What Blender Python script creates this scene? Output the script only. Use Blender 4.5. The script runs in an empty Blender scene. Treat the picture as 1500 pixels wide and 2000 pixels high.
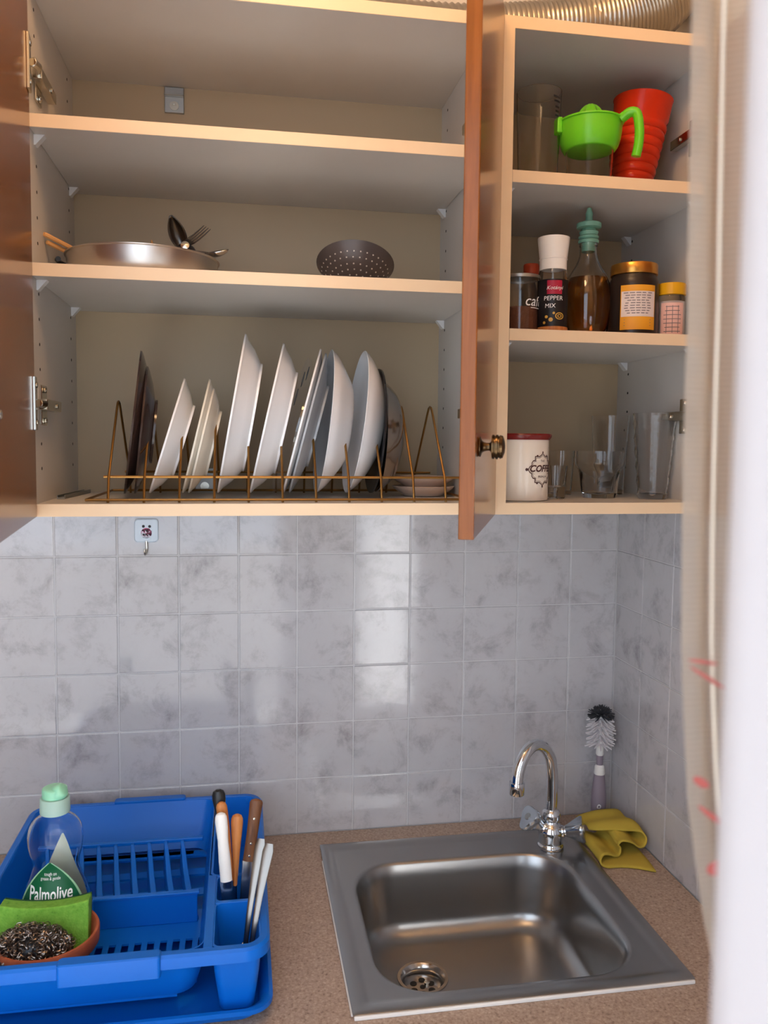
import bpy, bmesh, math, random
from mathutils import Matrix, Vector
random.seed(7)
S = bpy.context.scene
COL = S.collection
PI = math.pi

# ------------------------------------------------------------------ camera
YAW, PITCH, ROLL = math.radians(9.70867), math.radians(-3.92148), math.radians(0.55609)
cam_d = bpy.data.cameras.new('camera')
cam = bpy.data.objects.new('camera', cam_d); COL.objects.link(cam)
fw = Vector((math.sin(YAW)*math.cos(PITCH), math.cos(YAW)*math.cos(PITCH), math.sin(PITCH)))
rt = Vector((math.cos(YAW), -math.sin(YAW), 0)); up = rt.cross(fw)
r2 = rt*math.cos(ROLL)+up*math.sin(ROLL); u2 = -rt*math.sin(ROLL)+up*math.cos(ROLL)
mw = Matrix((r2, u2, -fw)).transposed().to_4x4(); mw.translation = Vector((0.3054, -1.412, 1.5902))
cam.matrix_world = mw
cam_d.sensor_fit = 'AUTO'; cam_d.sensor_width = 36.0
cam_d.lens = 36.0*1598.69/2000.0
cam_d.shift_x = (750-745.135)/2000.0; cam_d.shift_y = (978.088-1000)/2000.0
cam_d.clip_start = 0.01
cam_d.dof.use_dof = True; cam_d.dof.focus_distance = 1.22; cam_d.dof.aperture_fstop = 8.0
S.camera = cam

# ------------------------------------------------------------------ world, light, exposure
W = bpy.data.worlds.new('world'); S.world = W; W.use_nodes = True
bg = W.node_tree.nodes['Background']
bg.inputs[0].default_value = (0.72, 0.84, 1.0, 1); bg.inputs[1].default_value = 4.0
sun_d = bpy.data.lights.new('sun', 'SUN'); sun_d.energy = 46.0; sun_d.angle = math.radians(.53); sun_d.color = (.86, .92, 1.0)
sun = bpy.data.objects.new('sun', sun_d); COL.objects.link(sun)
sun.rotation_euler = Vector((.8, .06, -1.1)).to_track_quat('-Z', 'Y').to_euler()
LAMP_POS = (0.36, -0.84, 2.50); LAMP_STRENGTH = 36.0; LAMP_COLOR = (1.0, 0.60, 0.29)
S.view_settings.view_transform = 'Standard'; S.view_settings.look = 'None'
S.view_settings.gamma = 1.0; S.view_settings.use_curve_mapping = False
S.view_settings.exposure = -0.25
S.cycles.use_denoising = True
S.cycles.max_bounces = 14; S.cycles.transmission_bounces = 14; S.cycles.transparent_max_bounces = 16

# ------------------------------------------------------------------ materials
def mat(name, col, rough=.5, metal=0., trans=0., ior=1.45, coat=0., emit=None, emit_s=0., spec=None, sub=0.):
    m = bpy.data.materials.new(name); m.use_nodes = True
    b = m.node_tree.nodes['Principled BSDF']
    b.inputs['Base Color'].default_value = (*col, 1); b.inputs['Roughness'].default_value = rough
    b.inputs['Metallic'].default_value = metal; b.inputs['Transmission Weight'].default_value = trans
    b.inputs['IOR'].default_value = ior; b.inputs['Coat Weight'].default_value = coat
    if spec is not None: b.inputs['Specular IOR Level'].default_value = spec
    if sub:
        b.inputs['Subsurface Weight'].default_value = sub; b.inputs['Subsurface Scale'].default_value = .01
    if emit: b.inputs['Emission Color'].default_value = (*emit, 1); b.inputs['Emission Strength'].default_value = emit_s
    return m
def nodes(m): return m.node_tree.nodes, m.node_tree.links, m.node_tree.nodes['Principled BSDF']
def noise_color(m, stops, scale=8, detail=6, rough=.6, vec='Object', stretch=(1,1,1), distortion=0.):
    N, L, b = nodes(m)
    tc = N.new('ShaderNodeTexCoord'); mp = N.new('ShaderNodeMapping'); mp.inputs['Scale'].default_value = stretch
    if vec == 'World':
        g = N.new('ShaderNodeNewGeometry'); L.new(g.outputs['Position'], mp.inputs[0])
    else: L.new(tc.outputs[vec], mp.inputs[0])
    n = N.new('ShaderNodeTexNoise'); n.inputs['Scale'].default_value = scale
    n.inputs['Detail'].default_value = detail; n.inputs['Roughness'].default_value = rough
    n.inputs['Distortion'].default_value = distortion
    L.new(mp.outputs[0], n.inputs['Vector'])
    r = N.new('ShaderNodeValToRGB'); e = r.color_ramp.elements
    while len(e) < len(stops): e.new(.5)
    for k, (p_, c) in enumerate(stops): e[k].position = p_; e[k].color = (*c, 1)
    L.new(n.outputs['Fac'], r.inputs[0]); L.new(r.outputs[0], b.inputs['Base Color'])
    return mp, n, r
def bump(m, scale=60, strength=.1, dist=.001, vec='World', stretch=(1,1,1), detail=3):
    N, L, b = nodes(m)
    g = N.new('ShaderNodeNewGeometry') if vec == 'World' else N.new('ShaderNodeTexCoord')
    mp = N.new('ShaderNodeMapping'); mp.inputs['Scale'].default_value = stretch
    L.new(g.outputs['Position' if vec == 'World' else vec], mp.inputs[0])
    n = N.new('ShaderNodeTexNoise'); n.inputs['Scale'].default_value = scale; n.inputs['Detail'].default_value = detail
    L.new(mp.outputs[0], n.inputs['Vector'])
    bp = N.new('ShaderNodeBump'); bp.inputs['Strength'].default_value = strength; bp.inputs['Distance'].default_value = dist
    L.new(n.outputs['Fac'], bp.inputs['Height']); L.new(bp.outputs[0], b.inputs['Normal'])

def srgb(r, g, b):
    f = lambda c: (c/255/12.92) if c/255 <= .04045 else ((c/255+.055)/1.055)**2.4
    return (f(r), f(g), f(b))
M = {}
M['tile'] = mat('glazed_tile', (.6,.6,.6), .09, ior=1.62)
noise_color(M['tile'], [(.28, srgb(146,141,142)), (.40, srgb(178,174,176)), (.50, srgb(194,191,193)), (.8, srgb(200,198,200))], 15, 10, .72, 'World', distortion=.3)
bump(M['tile'], 70, .10, .0010, detail=5)
M['grout'] = mat('grout', srgb(205,203,203), .55)
M['plaster'] = mat('white_plaster', srgb(226,220,212), .85); bump(M['plaster'], 90, .15, .001)
M['paint'] = mat('white_paint', srgb(214,209,210), .5)
M['floor'] = mat('floor_tile', srgb(150,130,112), .4); noise_color(M['floor'], [(.3,srgb(130,108,92)),(.7,srgb(166,146,128))], 6, 5)
M['concrete'] = mat('balcony_concrete', srgb(178,172,164), .8); noise_color(M['concrete'], [(.3,srgb(140,136,130)),(.7,srgb(160,156,150))], 9, 6)
M['parapet'] = mat('dull_parapet', srgb(186,182,178), .9); bump(M['parapet'], 60, .3, .002)
M['melamine'] = mat('cream_melamine', srgb(218,206,190), .42); noise_color(M['melamine'], [(.3,srgb(203,197,190)),(.7,srgb(211,206,200))], 4, 4, vec='World')
M['back'] = mat('beige_hardboard', srgb(186,165,134), .5)
M['edge'] = mat('cream_edge_band', srgb(232,205,170), .4)
M['wood'] = mat('orange_wood_laminate', srgb(168,92,46), .17, spec=.3)
noise_color(M['wood'], [(.25,srgb(120,68,30)),(.5,srgb(136,79,35)),(.75,srgb(148,89,42))], 14, 6, .6, 'Object', (9,9,.7), .4)
M['top'] = mat('speckled_worktop', srgb(170,140,115), .45)
noise_color(M['top'], [(.30,srgb(122,100,88)),(.42,srgb(164,141,124)),(.58,srgb(178,156,139)),(.72,srgb(200,182,166))], 260, 3, .7, 'World')
M['steel'] = mat('brushed_steel', (.38,.37,.36), .28, 1.)
bump(M['steel'], 30, .06, .0006, stretch=(40,1,1))
M['steel_polish'] = mat('polished_steel', (.50,.48,.46), .18, 1.)
M['cutlery'] = mat('worn_cutlery_steel', (.26,.235,.21), .26, 1.)
M['pan_steel'] = mat('dull_pan_steel', (.64,.60,.56), .36, 1.)
M['bowl_steel'] = mat('dark_mirror_steel', (.36,.32,.29), .17, 1.)
M['chrome'] = mat('chrome', (.72,.73,.75), .06, 1.)
M['nickel'] = mat('nickel_hinge', (.60,.57,.50), .22, 1.)
M['dark_steel'] = mat('dark_steel', (.13,.12,.11), .3, 1.)
M['zinc'] = mat('zinc_bracket', (.42,.42,.40), .4, 1.)
M['brass_wire'] = mat('brown_brass_wire', srgb(150,112,60), .35, .85)
M['bronze'] = mat('antique_bronze', srgb(92,72,50), .3, 1.)
M['white_china'] = mat('white_china', srgb(242,242,244), .16)
M['cream_china'] = mat('cream_china', srgb(228,222,208), .2)
M['grey_china'] = mat('grey_china', srgb(176,180,186), .2)
M['dark_china'] = mat('dark_brown_china', srgb(58,44,40), .16)
M['pink_china'] = mat('beige_stoneware', srgb(206,182,164), .3)
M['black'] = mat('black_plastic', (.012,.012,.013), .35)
M['black_coat'] = mat('black_enamel', (.02,.02,.022), .25)
M['nonstick'] = mat('grey_nonstick', srgb(84,76,74), .4, .3)
M['dots'] = mat('pale_hole_speck', srgb(186,176,166), .6)
M['white_plastic'] = mat('white_plastic', srgb(236,234,230), .35)
M['clip'] = mat('clear_white_clip', srgb(225,225,225), .3)
M['hole'] = mat('dark_hole', (.02,.018,.015), .8)
M['glass'] = mat('clear_glass', (1,1,1), .005, trans=1., ior=1.33)
M['clear_plastic'] = mat('clear_plastic', (.99,1,1), .02, trans=1., ior=1.22)
M['smoke_handle'] = mat('acrylic_handle', (.45,.48,.52), .14, .9)
M['green_plastic'] = mat('lime_plastic', srgb(110,205,40), .3, sub=.15)
M['orange_plastic'] = mat('orange_red_plastic', srgb(232,62,28), .25, trans=.35, ior=1.3)
M['mint'] = mat('mint_plastic', srgb(120,170,148), .35)
M['mint_cap'] = mat('mint_cap', srgb(150,215,180), .3, sub=.2)
M['cap_collar'] = mat('pale_mint_collar', srgb(190,222,208), .35, trans=.3, ior=1.3)
M['oil'] = mat('amber_oil', srgb(190,128,58), .02, trans=1., ior=1.4)
M['soap'] = mat('green_soap', srgb(30,120,60), .02, trans=1., ior=1.36)
M['label_green'] = mat('label_green', srgb(6,92,56), .4)
M['label_pale'] = mat('pale_back_label', srgb(206,212,196), .5)
M['label_line'] = mat('label_line', srgb(150,200,160), .5)
M['ink_white'] = mat('white_print', srgb(240,240,240), .5)
M['ink_grey'] = mat('grey_print', srgb(120,110,112), .6)
M['ink_black'] = mat('black_print', (.01,.01,.012), .5)
M['ink_brown'] = mat('brown_print', srgb(74,42,38), .5)
M['enamel'] = mat('cream_enamel', srgb(236,226,212), .18)
M['red_rim'] = mat('dark_red_rim', srgb(120,30,28), .25)
M['coffee'] = mat('ground_coffee', srgb(112,62,38), .9); bump(M['coffee'], 700, .6, .002)
M['pepper'] = mat('pepper_label', srgb(22,22,26), .4)
M['crimson'] = mat('crimson_label', srgb(168,24,58), .4)
M['gold_print'] = mat('gold_print', srgb(206,160,70), .4)
M['spice'] = mat('pepper_corns', srgb(70,52,40), .8)
M['gold_lid'] = mat('gold_lid', srgb(205,150,72), .28, .9)
M['dark_jar'] = mat('dark_jar_contents', srgb(40,30,26), .35)
M['yellow_label'] = mat('amber_label', srgb(226,158,40), .5)
M['paper_label'] = mat('paper_label', srgb(222,206,200), .6)
M['yellow_lid'] = mat('yellow_lid', srgb(214,158,20), .4)
M['pink_label'] = mat('pink_label', srgb(226,178,166), .6)
M['red_cap'] = mat('orange_red_cap', srgb(190,70,38), .4)
M['duct'] = mat('aluminium_duct', (.46,.41,.34), .3, 1.)
M['blue'] = mat('blue_plastic', srgb(6,104,204), .36, spec=.35)
M['terracotta'] = mat('terracotta', srgb(168,84,52), .75); noise_color(M['terracotta'], [(.3,srgb(150,70,42)),(.7,srgb(182,98,64))], 40, 5)
M['sponge'] = mat('green_sponge', srgb(124,200,52), .9)
noise_color(M['sponge'], [(.24,srgb(60,104,30)),(.36,srgb(108,166,54)),(.7,srgb(128,184,70))], 150, 4)
bump(M['sponge'], 420, .5, .002)
M['scourer'] = mat('green_scourer', srgb(24,84,52), .95); bump(M['scourer'], 600, .8, .002)
M['wool'] = mat('steel_wool', (.30,.24,.20), .32, 1.)
M['wood_handle'] = mat('tan_wood_handle', srgb(196,124,64), .45)
noise_color(M['wood_handle'], [(.3,srgb(176,104,50)),(.7,srgb(208,138,78))], 30, 5, .6, 'Object', (6,6,.6))
M['dark_wood'] = mat('brown_wood_handle', srgb(104,64,38), .5)
noise_color(M['dark_wood'], [(.3,srgb(88,52,30)),(.7,srgb(120,78,48))], 40, 5, .6, 'Object', (6,6,.6))
M['pale_wood'] = mat('pale_wood', srgb(214,160,100), .5)
M['yellow_cloth'] = mat('yellow_cloth', srgb(192,166,62), .95); bump(M['yellow_cloth'], 900, .4, .001)
M['lilac'] = mat('lilac_grey_rubber', srgb(140,128,140), .5)
M['bristle_white'] = mat('white_bristle', srgb(226,220,222), .5)
M['bristle_dark'] = mat('dark_bristle', srgb(62,62,66), .6)
M['rubber_pale'] = mat('pale_suction_base', srgb(214,204,196), .4)
M['hook_white'] = mat('pale_blue_hook_plate', srgb(214,226,238), .25)
M['pink_print'] = mat('pink_print', srgb(236,120,160), .4)
M['opal'] = mat('opal_glass_lit', (1,.9,.75), .4, emit=LAMP_COLOR, emit_s=LAMP_STRENGTH)
# thin window glass: mostly see-through with a mirror-like film
def thin_glass():
    m = bpy.data.materials.new('window_glass'); m.use_nodes = True
    N, L = m.node_tree.nodes, m.node_tree.links; N.clear()
    o = N.new('ShaderNodeOutputMaterial'); mx = N.new('ShaderNodeMixShader'); t = N.new('ShaderNodeBsdfTransparent')
    g = N.new('ShaderNodeBsdfGlossy'); g.inputs['Roughness'].default_value = .01
    mx.inputs[0].default_value = .07; L.new(t.outputs[0], mx.inputs[1]); L.new(g.outputs[0], mx.inputs[2]); L.new(mx.outputs[0], o.inputs[0])
    return m
M['pane'] = thin_glass()
def fabric():
    m = bpy.data.materials.new('sheer_curtain'); m.use_nodes = True
    N, L = m.node_tree.nodes, m.node_tree.links; N.clear()
    o = N.new('ShaderNodeOutputMaterial')
    d = N.new('ShaderNodeBsdfDiffuse'); tl = N.new('ShaderNodeBsdfTranslucent'); tp = N.new('ShaderNodeBsdfTransparent')
    g = N.new('ShaderNodeNewGeometry'); w = N.new('ShaderNodeTexWave'); w.wave_type = 'BANDS'; w.bands_direction = 'Z'
    w.inputs['Scale'].default_value = 130; w.inputs['Distortion'].default_value = 1.5
    L.new(g.outputs['Position'], w.inputs['Vector'])
    r = N.new('ShaderNodeValToRGB'); r.color_ramp.elements[0].color = (*srgb(214,204,190),1); r.color_ramp.elements[1].color = (*srgb(234,226,214),1)
    L.new(w.outputs['Fac'], r.inputs[0]); L.new(r.outputs[0], d.inputs[0]); L.new(r.outputs[0], tl.inputs[0])
    a = N.new('ShaderNodeMixShader'); a.inputs[0].default_value = .55; L.new(d.outputs[0], a.inputs[1]); L.new(tl.outputs[0], a.inputs[2])
    b = N.new('ShaderNodeMixShader'); b.inputs[0].default_value = .22; L.new(a.outputs[0], b.inputs[1]); L.new(tp.outputs[0], b.inputs[2])
    L.new(b.outputs[0], o.inputs[0]); return m
M['sheer'] = fabric()
M['hem'] = mat('stitched_hem', srgb(236,224,206), .8)
M['flower'] = mat('red_flower_print', srgb(206,110,104), .8)

# ------------------------------------------------------------------ mesh helpers
I4 = Matrix.Identity(4)
def T(x, y, z): return Matrix.Translation((x, y, z))
def RX(a): return Matrix.Rotation(a, 4, 'X')
def RY(a): return Matrix.Rotation(a, 4, 'Y')
def RZ(a): return Matrix.Rotation(a, 4, 'Z')
def axis_m(p, d):                        # local z along d, origin p
    q = Vector(d).to_track_quat('Z', 'Y'); return Matrix.Translation(p) @ q.to_matrix().to_4x4()
class MB:
    def __init__(s): s.v = []; s.f = []
    def add(s, vs, fs, m=I4):
        o = len(s.v); s.v += [m @ Vector(v) for v in vs]; s.f += [tuple(i+o for i in f) for f in fs]; return s
    def box(s, x0, x1, y0, y1, z0, z1, m=I4):
        vs = [(x,y,z) for z in (z0,z1) for y in (y0,y1) for x in (x0,x1)]
        return s.add(vs, [(0,2,3,1),(4,5,7,6),(0,1,5,4),(2,6,7,3),(0,4,6,2),(1,3,7,5)], m)
    def loft(s, rings, m=I4, cap0=True, cap1=True, closed=True, loop=False):
        n = len(rings[0]); vs = [p for r in rings for p in r]; fs = []
        K = len(rings)
        for a in range(K if loop else K-1):
            b = (a+1) % K
            for k in range(n if closed else n-1):
                j = (k+1) % n; fs.append((a*n+k, a*n+j, b*n+j, b*n+k))
        if cap0: fs.append(tuple(range(n))[::-1])
        if cap1: fs.append(tuple(range((K-1)*n, K*n)))
        return s.add(vs, fs, m)
    def lathe(s, prof, n=40, m=I4, sx=1., sy=1., cap0=True, cap1=True, mod=None):
        rings = []
        for r, z in prof:
            rings.append([(sx*r*(mod(2*PI*k/n) if mod else 1)*math.cos(2*PI*k/n), sy*r*(mod(2*PI*k/n) if mod else 1)*math.sin(2*PI*k/n), z) for k in range(n)])
        return s.loft(rings, m, cap0, cap1)
    def tube(s, path, r, n=10, m=I4, closed=False, caps=True, flat=1.):
        P = [Vector(p) for p in path]; K = len(P); rs = r if isinstance(r, (list, tuple)) else [r]*K
        ref = None; rings = []
        for k in range(K):
            a = P[(k-1) % K] if (closed or k > 0) else P[k]; b = P[(k+1) % K] if (closed or k < K-1) else P[k]
            t = (b-a); t = t.normalized() if t.length > 1e-9 else Vector((0,0,1))
            if ref is None:
                ref = Vector((0,0,1)) if abs(t.z) < .9 else Vector((1,0,0))
                ref = (ref - t*ref.dot(t)).normalized()
            else: ref = (ref - t*ref.dot(t)); ref = ref.normalized() if ref.length > 1e-6 else t.orthogonal().normalized()
            bn = t.cross(ref)
            rings.append([P[k]+(ref*math.cos(2*PI*q/n)*flat+bn*math.sin(2*PI*q/n))*rs[k] for q in range(n)])
        return s.loft(rings, m, caps and not closed, caps and not closed, True, closed)
    def prism(s, poly, z0, z1, m=I4):
        return s.loft([[(x,y,z0) for x,y in poly], [(x,y,z1) for x,y in poly]], m)
    def ball(s, c, r, n=12, k=7, m=I4):
        rings = []
        for a in range(1, k):
            t = PI*a/k; rings.append([(c[0]+r*math.sin(t)*math.cos(2*PI*q/n), c[1]+r*math.sin(t)*math.sin(2*PI*q/n), c[2]-r*math.cos(t)) for q in range(n)])
        return s.loft(rings, m)
    def build(s, name, material, parent=None, bevel=0., seg=2, angle=35, local=False, origin=None, solid=0., subdiv=0, flat=False):
        me = bpy.data.meshes.new(name)
        o3 = Vector(origin) if origin is not None else Vector((0,0,0))
        me.from_pydata([v-o3 for v in s.v], [], s.f); me.update()
        bm = bmesh.new(); bm.from_mesh(me)
        if bevel > 0:
            angle = 14
            ed = [e for e in bm.edges if len(e.link_faces) == 2 and e.calc_face_angle(0) > math.radians(40)]
            bmesh.ops.bevel(bm, geom=ed, offset=bevel, segments=seg, profile=.5, affect='EDGES', clamp_overlap=True)
        bmesh.ops.recalc_face_normals(bm, faces=bm.faces)
        bm.to_mesh(me); bm.free()
        if not flat:
            for p_ in me.polygons: p_.use_smooth = True
            me.set_sharp_from_angle(angle=math.radians(angle))
        me.materials.append(M[material] if isinstance(material, str) else material)
        o = bpy.data.objects.new(name, me); COL.objects.link(o)
        if origin is not None: o.location = o3
        if parent is not None:
            o.parent = parent
            if not local: o.matrix_parent_inverse = wm(parent).inverted()
        if solid: md = o.modifiers.new('solid', 'SOLIDIFY'); md.thickness = solid; md.offset = 0
        if subdiv: md = o.modifiers.new('sub', 'SUBSURF'); md.levels = subdiv; md.render_levels = subdiv
        return o
def wm(o):
    b = Matrix.LocRotScale(o.location, o.rotation_euler, o.scale)
    return (wm(o.parent) @ o.matrix_parent_inverse @ b) if o.parent else b
def tag(o, label, cat, group=None):
    o['label'] = label; o['category'] = cat
    if group: o['group'] = group
    return o
def thing(name, label, cat, loc=(0,0,0), rot=(0,0,0), group=None):
    o = bpy.data.objects.new(name, None); COL.objects.link(o); o.empty_display_size = .02
    o.location = loc; o.rotation_euler = rot
    return tag(o, label, cat, group)
def struct(o): o['kind'] = 'structure'; return o
def spline(pts, n=8):
    P = [Vector(p) for p in pts]; out = []
    for k in range(len(P)-1):
        a = P[k-1] if k else P[0]*2-P[1]; b, c = P[k], P[k+1]; d = P[k+2] if k+2 < len(P) else c*2-b
        for q in range(n):
            t = q/n; out.append(.5*((2*b)+(c-a)*t+(2*a-5*b+4*c-d)*t*t+(3*b-a-3*c+d)*t**3))
    return out+[P[-1]]
def interp(tab, x):
    if x <= tab[0][0]: return tab[0][1]
    for (a, u), (b, v) in zip(tab, tab[1:]):
        if x <= b: return u+(v-u)*(x-a)/(b-a)
    return tab[-1][1]
def smooth_prof(pts, n=6): return [(max(p.x, .0004), p.y) for p in spline([(r,z,0) for r,z in pts], n)]
def rrect(cx, cy, hx, hy, r, z, k=10):
    out = []
    for q, (sx, sy) in enumerate(((1,1),(-1,1),(-1,-1),(1,-1))):
        for a in range(k+1):
            t = PI/2*(q+a/k); out.append((cx+sx*(hx-r)+r*math.cos(t), cy+sy*(hy-r)+r*math.sin(t), z))
    return out
def text_geo(body, size, shear=0., bold=0.):
    cu = bpy.data.curves.new('t', 'FONT'); cu.body = body; cu.size = size; cu.align_x = 'CENTER'; cu.align_y = 'CENTER'
    cu.shear = shear; cu.offset = bold; cu.resolution_u = 3
    o = bpy.data.objects.new('t', cu); COL.objects.link(o)
    dg = bpy.context.evaluated_depsgraph_get()
    me = bpy.data.meshes.new_from_object(o.evaluated_get(dg))
    vs = [tuple(v.co) for v in me.vertices]; fs = [tuple(p.vertices) for p in me.polygons]
    bpy.data.objects.remove(o); bpy.data.curves.remove(cu); bpy.data.meshes.remove(me)
    return vs, fs
def wrap_print(b, vs, fs, r, z, ang, eps=.0005):        # flat art bent onto a cylinder of radius r, centred at angle ang
    b.add([((r+eps)*math.cos(ang+x/r), (r+eps)*math.sin(ang+x/r), z+y) for x, y, _ in vs], fs)
def wrap_patch(b, r, w, z0, z1, ang, eps=.0004, n=16, top=None):
    vs, fs = [], []
    for k in range(n+1):
        x = -w/2+w*k/n; a = ang+x/r
        vs += [((r+eps)*math.cos(a), (r+eps)*math.sin(a), z0), ((r+eps)*math.cos(a), (r+eps)*math.sin(a), z1 if top is None else top(k/n))]
    for k in range(n): fs.append((2*k, 2*k+2, 2*k+3, 2*k+1))
    b.add(vs, fs)
def disc(cx, cy, r, n=16): return [(cx+r*math.cos(2*PI*k/n), cy+r*math.sin(2*PI*k/n), 0) for k in range(n)], [tuple(range(n))]
def copy_tree(o, parent=None):
    c = o.copy(); COL.objects.link(c); c.parent = parent
    for ch in o.children: copy_tree(ch, c)
    return c

# ------------------------------------------------------------------ the setting
ZC = 0.901                                # worktop height
XW = 0.9915                               # face of the tiled side wall
CEIL = 2.62; XL = -2.2; YF = -1.20; YO = -1.44; XJ = 0.4285
struct(MB().box(XL-.1, XW+.1, .0008, .12, 0, CEIL).build('wall_back', 'grout'))
wb = bpy.data.objects['wall_back']
struct(MB().box(XL, XW, -.001, .0008, 1.5, CEIL).build('trim_1', 'plaster'))
wr = struct(MB().box(XW+.0008, XW+.12, YF, .0008, 0, CEIL).build('wall_right', 'grout'))
struct(MB().box(XW-.001, XW+.0008, YF, -.001, 1.5, CEIL).build('trim_2', 'plaster'))
struct(MB().box(XL-.1, XL, YF, .006, 0, CEIL).build('wall_left', 'plaster'))
struct(MB().box(XL-.1, XW+.12, YO, .12, -.1, 0).build('floor', 'floor'))
struct(MB().box(XL-.1, XW+.12, YO, .12, CEIL, CEIL+.1).build('ceiling', 'plaster'))
# outer wall with the doorway the view comes through and a window beside it
WX0, WX1, WZ0, WZ1 = .64, .92, .66, 1.66
DX0, DZ1 = -.50, 2.30
wf = MB().box(XL-.1, DX0, YO, YF, 0, CEIL).box(DX0, XJ+.02, YO, YF, DZ1, CEIL)
wf.box(XJ+.02, WX0, YO, YF, 0, CEIL).box(WX1, XW+.12, YO, YF, 0, CEIL).box(WX0, WX1, YO, YF, 0, WZ0).box(WX0, WX1, YO, YF, WZ1, CEIL)
struct(wf.build('wall_front', 'plaster'))
def post(x0, x1, y0, y1, z0, z1, r=.012):
    b = MB(); hx, hy = (x1-x0)/2, (y1-y0)/2; cx, cy = (x0+x1)/2, (y0+y1)/2
    return b.loft([rrect(cx, cy, hx, hy, r, z0, 6), rrect(cx, cy, hx, hy, r, z1, 6)])
d1 = struct(post(XJ, XJ+.06, YO-.015, YF+.0, 0, DZ1, .030).build('door_1', 'paint'))
post(DX0-.04, DX0+.02, YO-.015, YF, 0, DZ1).build('door_post', 'paint', d1)
MB().box(DX0, XJ+.02, YO-.015, YF, DZ1-.05, DZ1+.01).build('door_head', 'paint', d1, bevel=.004)
w1 = struct(MB().box(WX0, WX0+.04, -1.33, -1.27, WZ0, WZ1).box(WX1-.04, WX1, -1.33, -1.27, WZ0, WZ1).box(WX0+.04, WX1-.04, -1.33, -1.27, WZ0, WZ0+.04).box(WX0+.04, WX1-.04, -1.33, -1.27, WZ1-.04, WZ1).build('window_1', 'paint'))
MB().box(WX0+.04, WX1-.04, -1.302, -1.298, WZ0+.04, WZ1-.04).build('pane', 'pane', w1)
struct(MB().box(XL-1.5, XW+.4, -3.6, YO, -.1, -.02).build('floor_balcony', 'concrete'))
struct(MB().box(XL-1.5, XW+.4, -3.7, -3.6, -.1, .95).build('wall_balcony', 'parapet'))
struct(MB().box(1.06, 1.20, -3.6, YO-.0005, -.02, 2.62).build('wall_added_bounce', 'plaster'))  # unseen sunlit wall, added to brighten the window's reflection in the tiles
# portals help the sky light find the openings; they give off no light of their own
for nm, x0, x1, z0, z1 in (('door_portal', DX0, XJ, 0, DZ1), ('window_portal', WX0, WX1, WZ0, WZ1)):
    l = bpy.data.lights.new(nm, 'AREA'); l.shape = 'RECTANGLE'; l.size = x1-x0; l.size_y = z1-z0; l.cycles.is_portal = True
    o = bpy.data.objects.new(nm, l); COL.objects.link(o); o.location = ((x0+x1)/2, YO-.02, (z0+z1)/2); o.rotation_euler = (PI/2, 0, 0)

# wall tiles: ten-centimetre glazed squares, each its own piece
tb = MB().box(-.049, .049, -.006, .0, -.049, .049)
t0 = tb.build('tile', 'tile', wb, bevel=.0013, seg=2, local=True)
tn = MB().box(-.0445, .0445, -.006, .0, -.049, .049).build('tile', 'tile', wb, bevel=.0013, seg=2, local=True)
def put_tile(src, parent, loc, rz, first):
    o = src if first else src.copy()
    if not first: COL.objects.link(o)
    o.parent = parent; o.location = loc
    o.rotation_euler = (random.gauss(0, .0022), random.gauss(0, .001), rz+random.gauss(0, .0022))
first = True; firstn = True
for c in range(-6, 10):
    for r in range(6):
        z = .951+.1*r+(.0 if r < 6 else 0)
        if c == 9: put_tile(tn, wb, (.9+.0455, .0055, z-.001), 0, firstn); firstn = False
        else: put_tile(t0, wb, (c*.1+.05, .0055, z-.001), 0, first); first = False
for c in range(9):
    for r in range(6):
        put_tile(t0, wr, (XW+.0055, -.052-.1*c, .95+.1*r), -PI/2, False)

# ------------------------------------------------------------------ worktop and base unit
b = MB(); hx0, hx1, hy0, hy1 = .455, .865, -.468, -.085
for x0, x1, y0, y1 in ((-1.25, hx0, -.61, -.002), (hx1, XW-.002, -.61, -.002), (hx0, hx1, -.61, hy0), (hx0, hx1, hy1, -.002)):
    b.box(x0, x1, y0, y1, ZC-.035, ZC)
tag(b.build('worktop', 'top', origin=(0,-.3,ZC-.035)), 'beige speckled laminate worktop running along the tiled wall', 'worktop')
bc = thing('base_cabinet', 'cream base cabinet with wooden doors under the worktop', 'cabinet', (-.1,-.3,0))
b = MB().box(-1.23, -1.21, -.57, -.02, .1, ZC-.036).box(XW-.03, XW-.012, -.57, -.02, .1, ZC-.036).box(-1.21, XW-.03, -.57, -.02, .1, .118).box(-1.21, XW-.03, -.04, -.02, .118, ZC-.036)
b.build('body', 'melamine', bc)
MB().box(-1.21, XW-.03, -.52, -.50, 0, .1).build('plinth', 'dark_wood', bc)
for k in range(5):
    x0 = -1.225+k*.4406
    d = MB().box(x0+.002, x0+.437, -.59, -.572, .11, ZC-.045).build('door', 'wood', bc, bevel=.002)
    MB().lathe([(.004,0),(.004,.012),(.014,.016),(.014,.022),(.006,.027)], 16, axis_m((x0+.40, -.59, .78), (0,-1,0))).build('knob', 'bronze', d)

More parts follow.
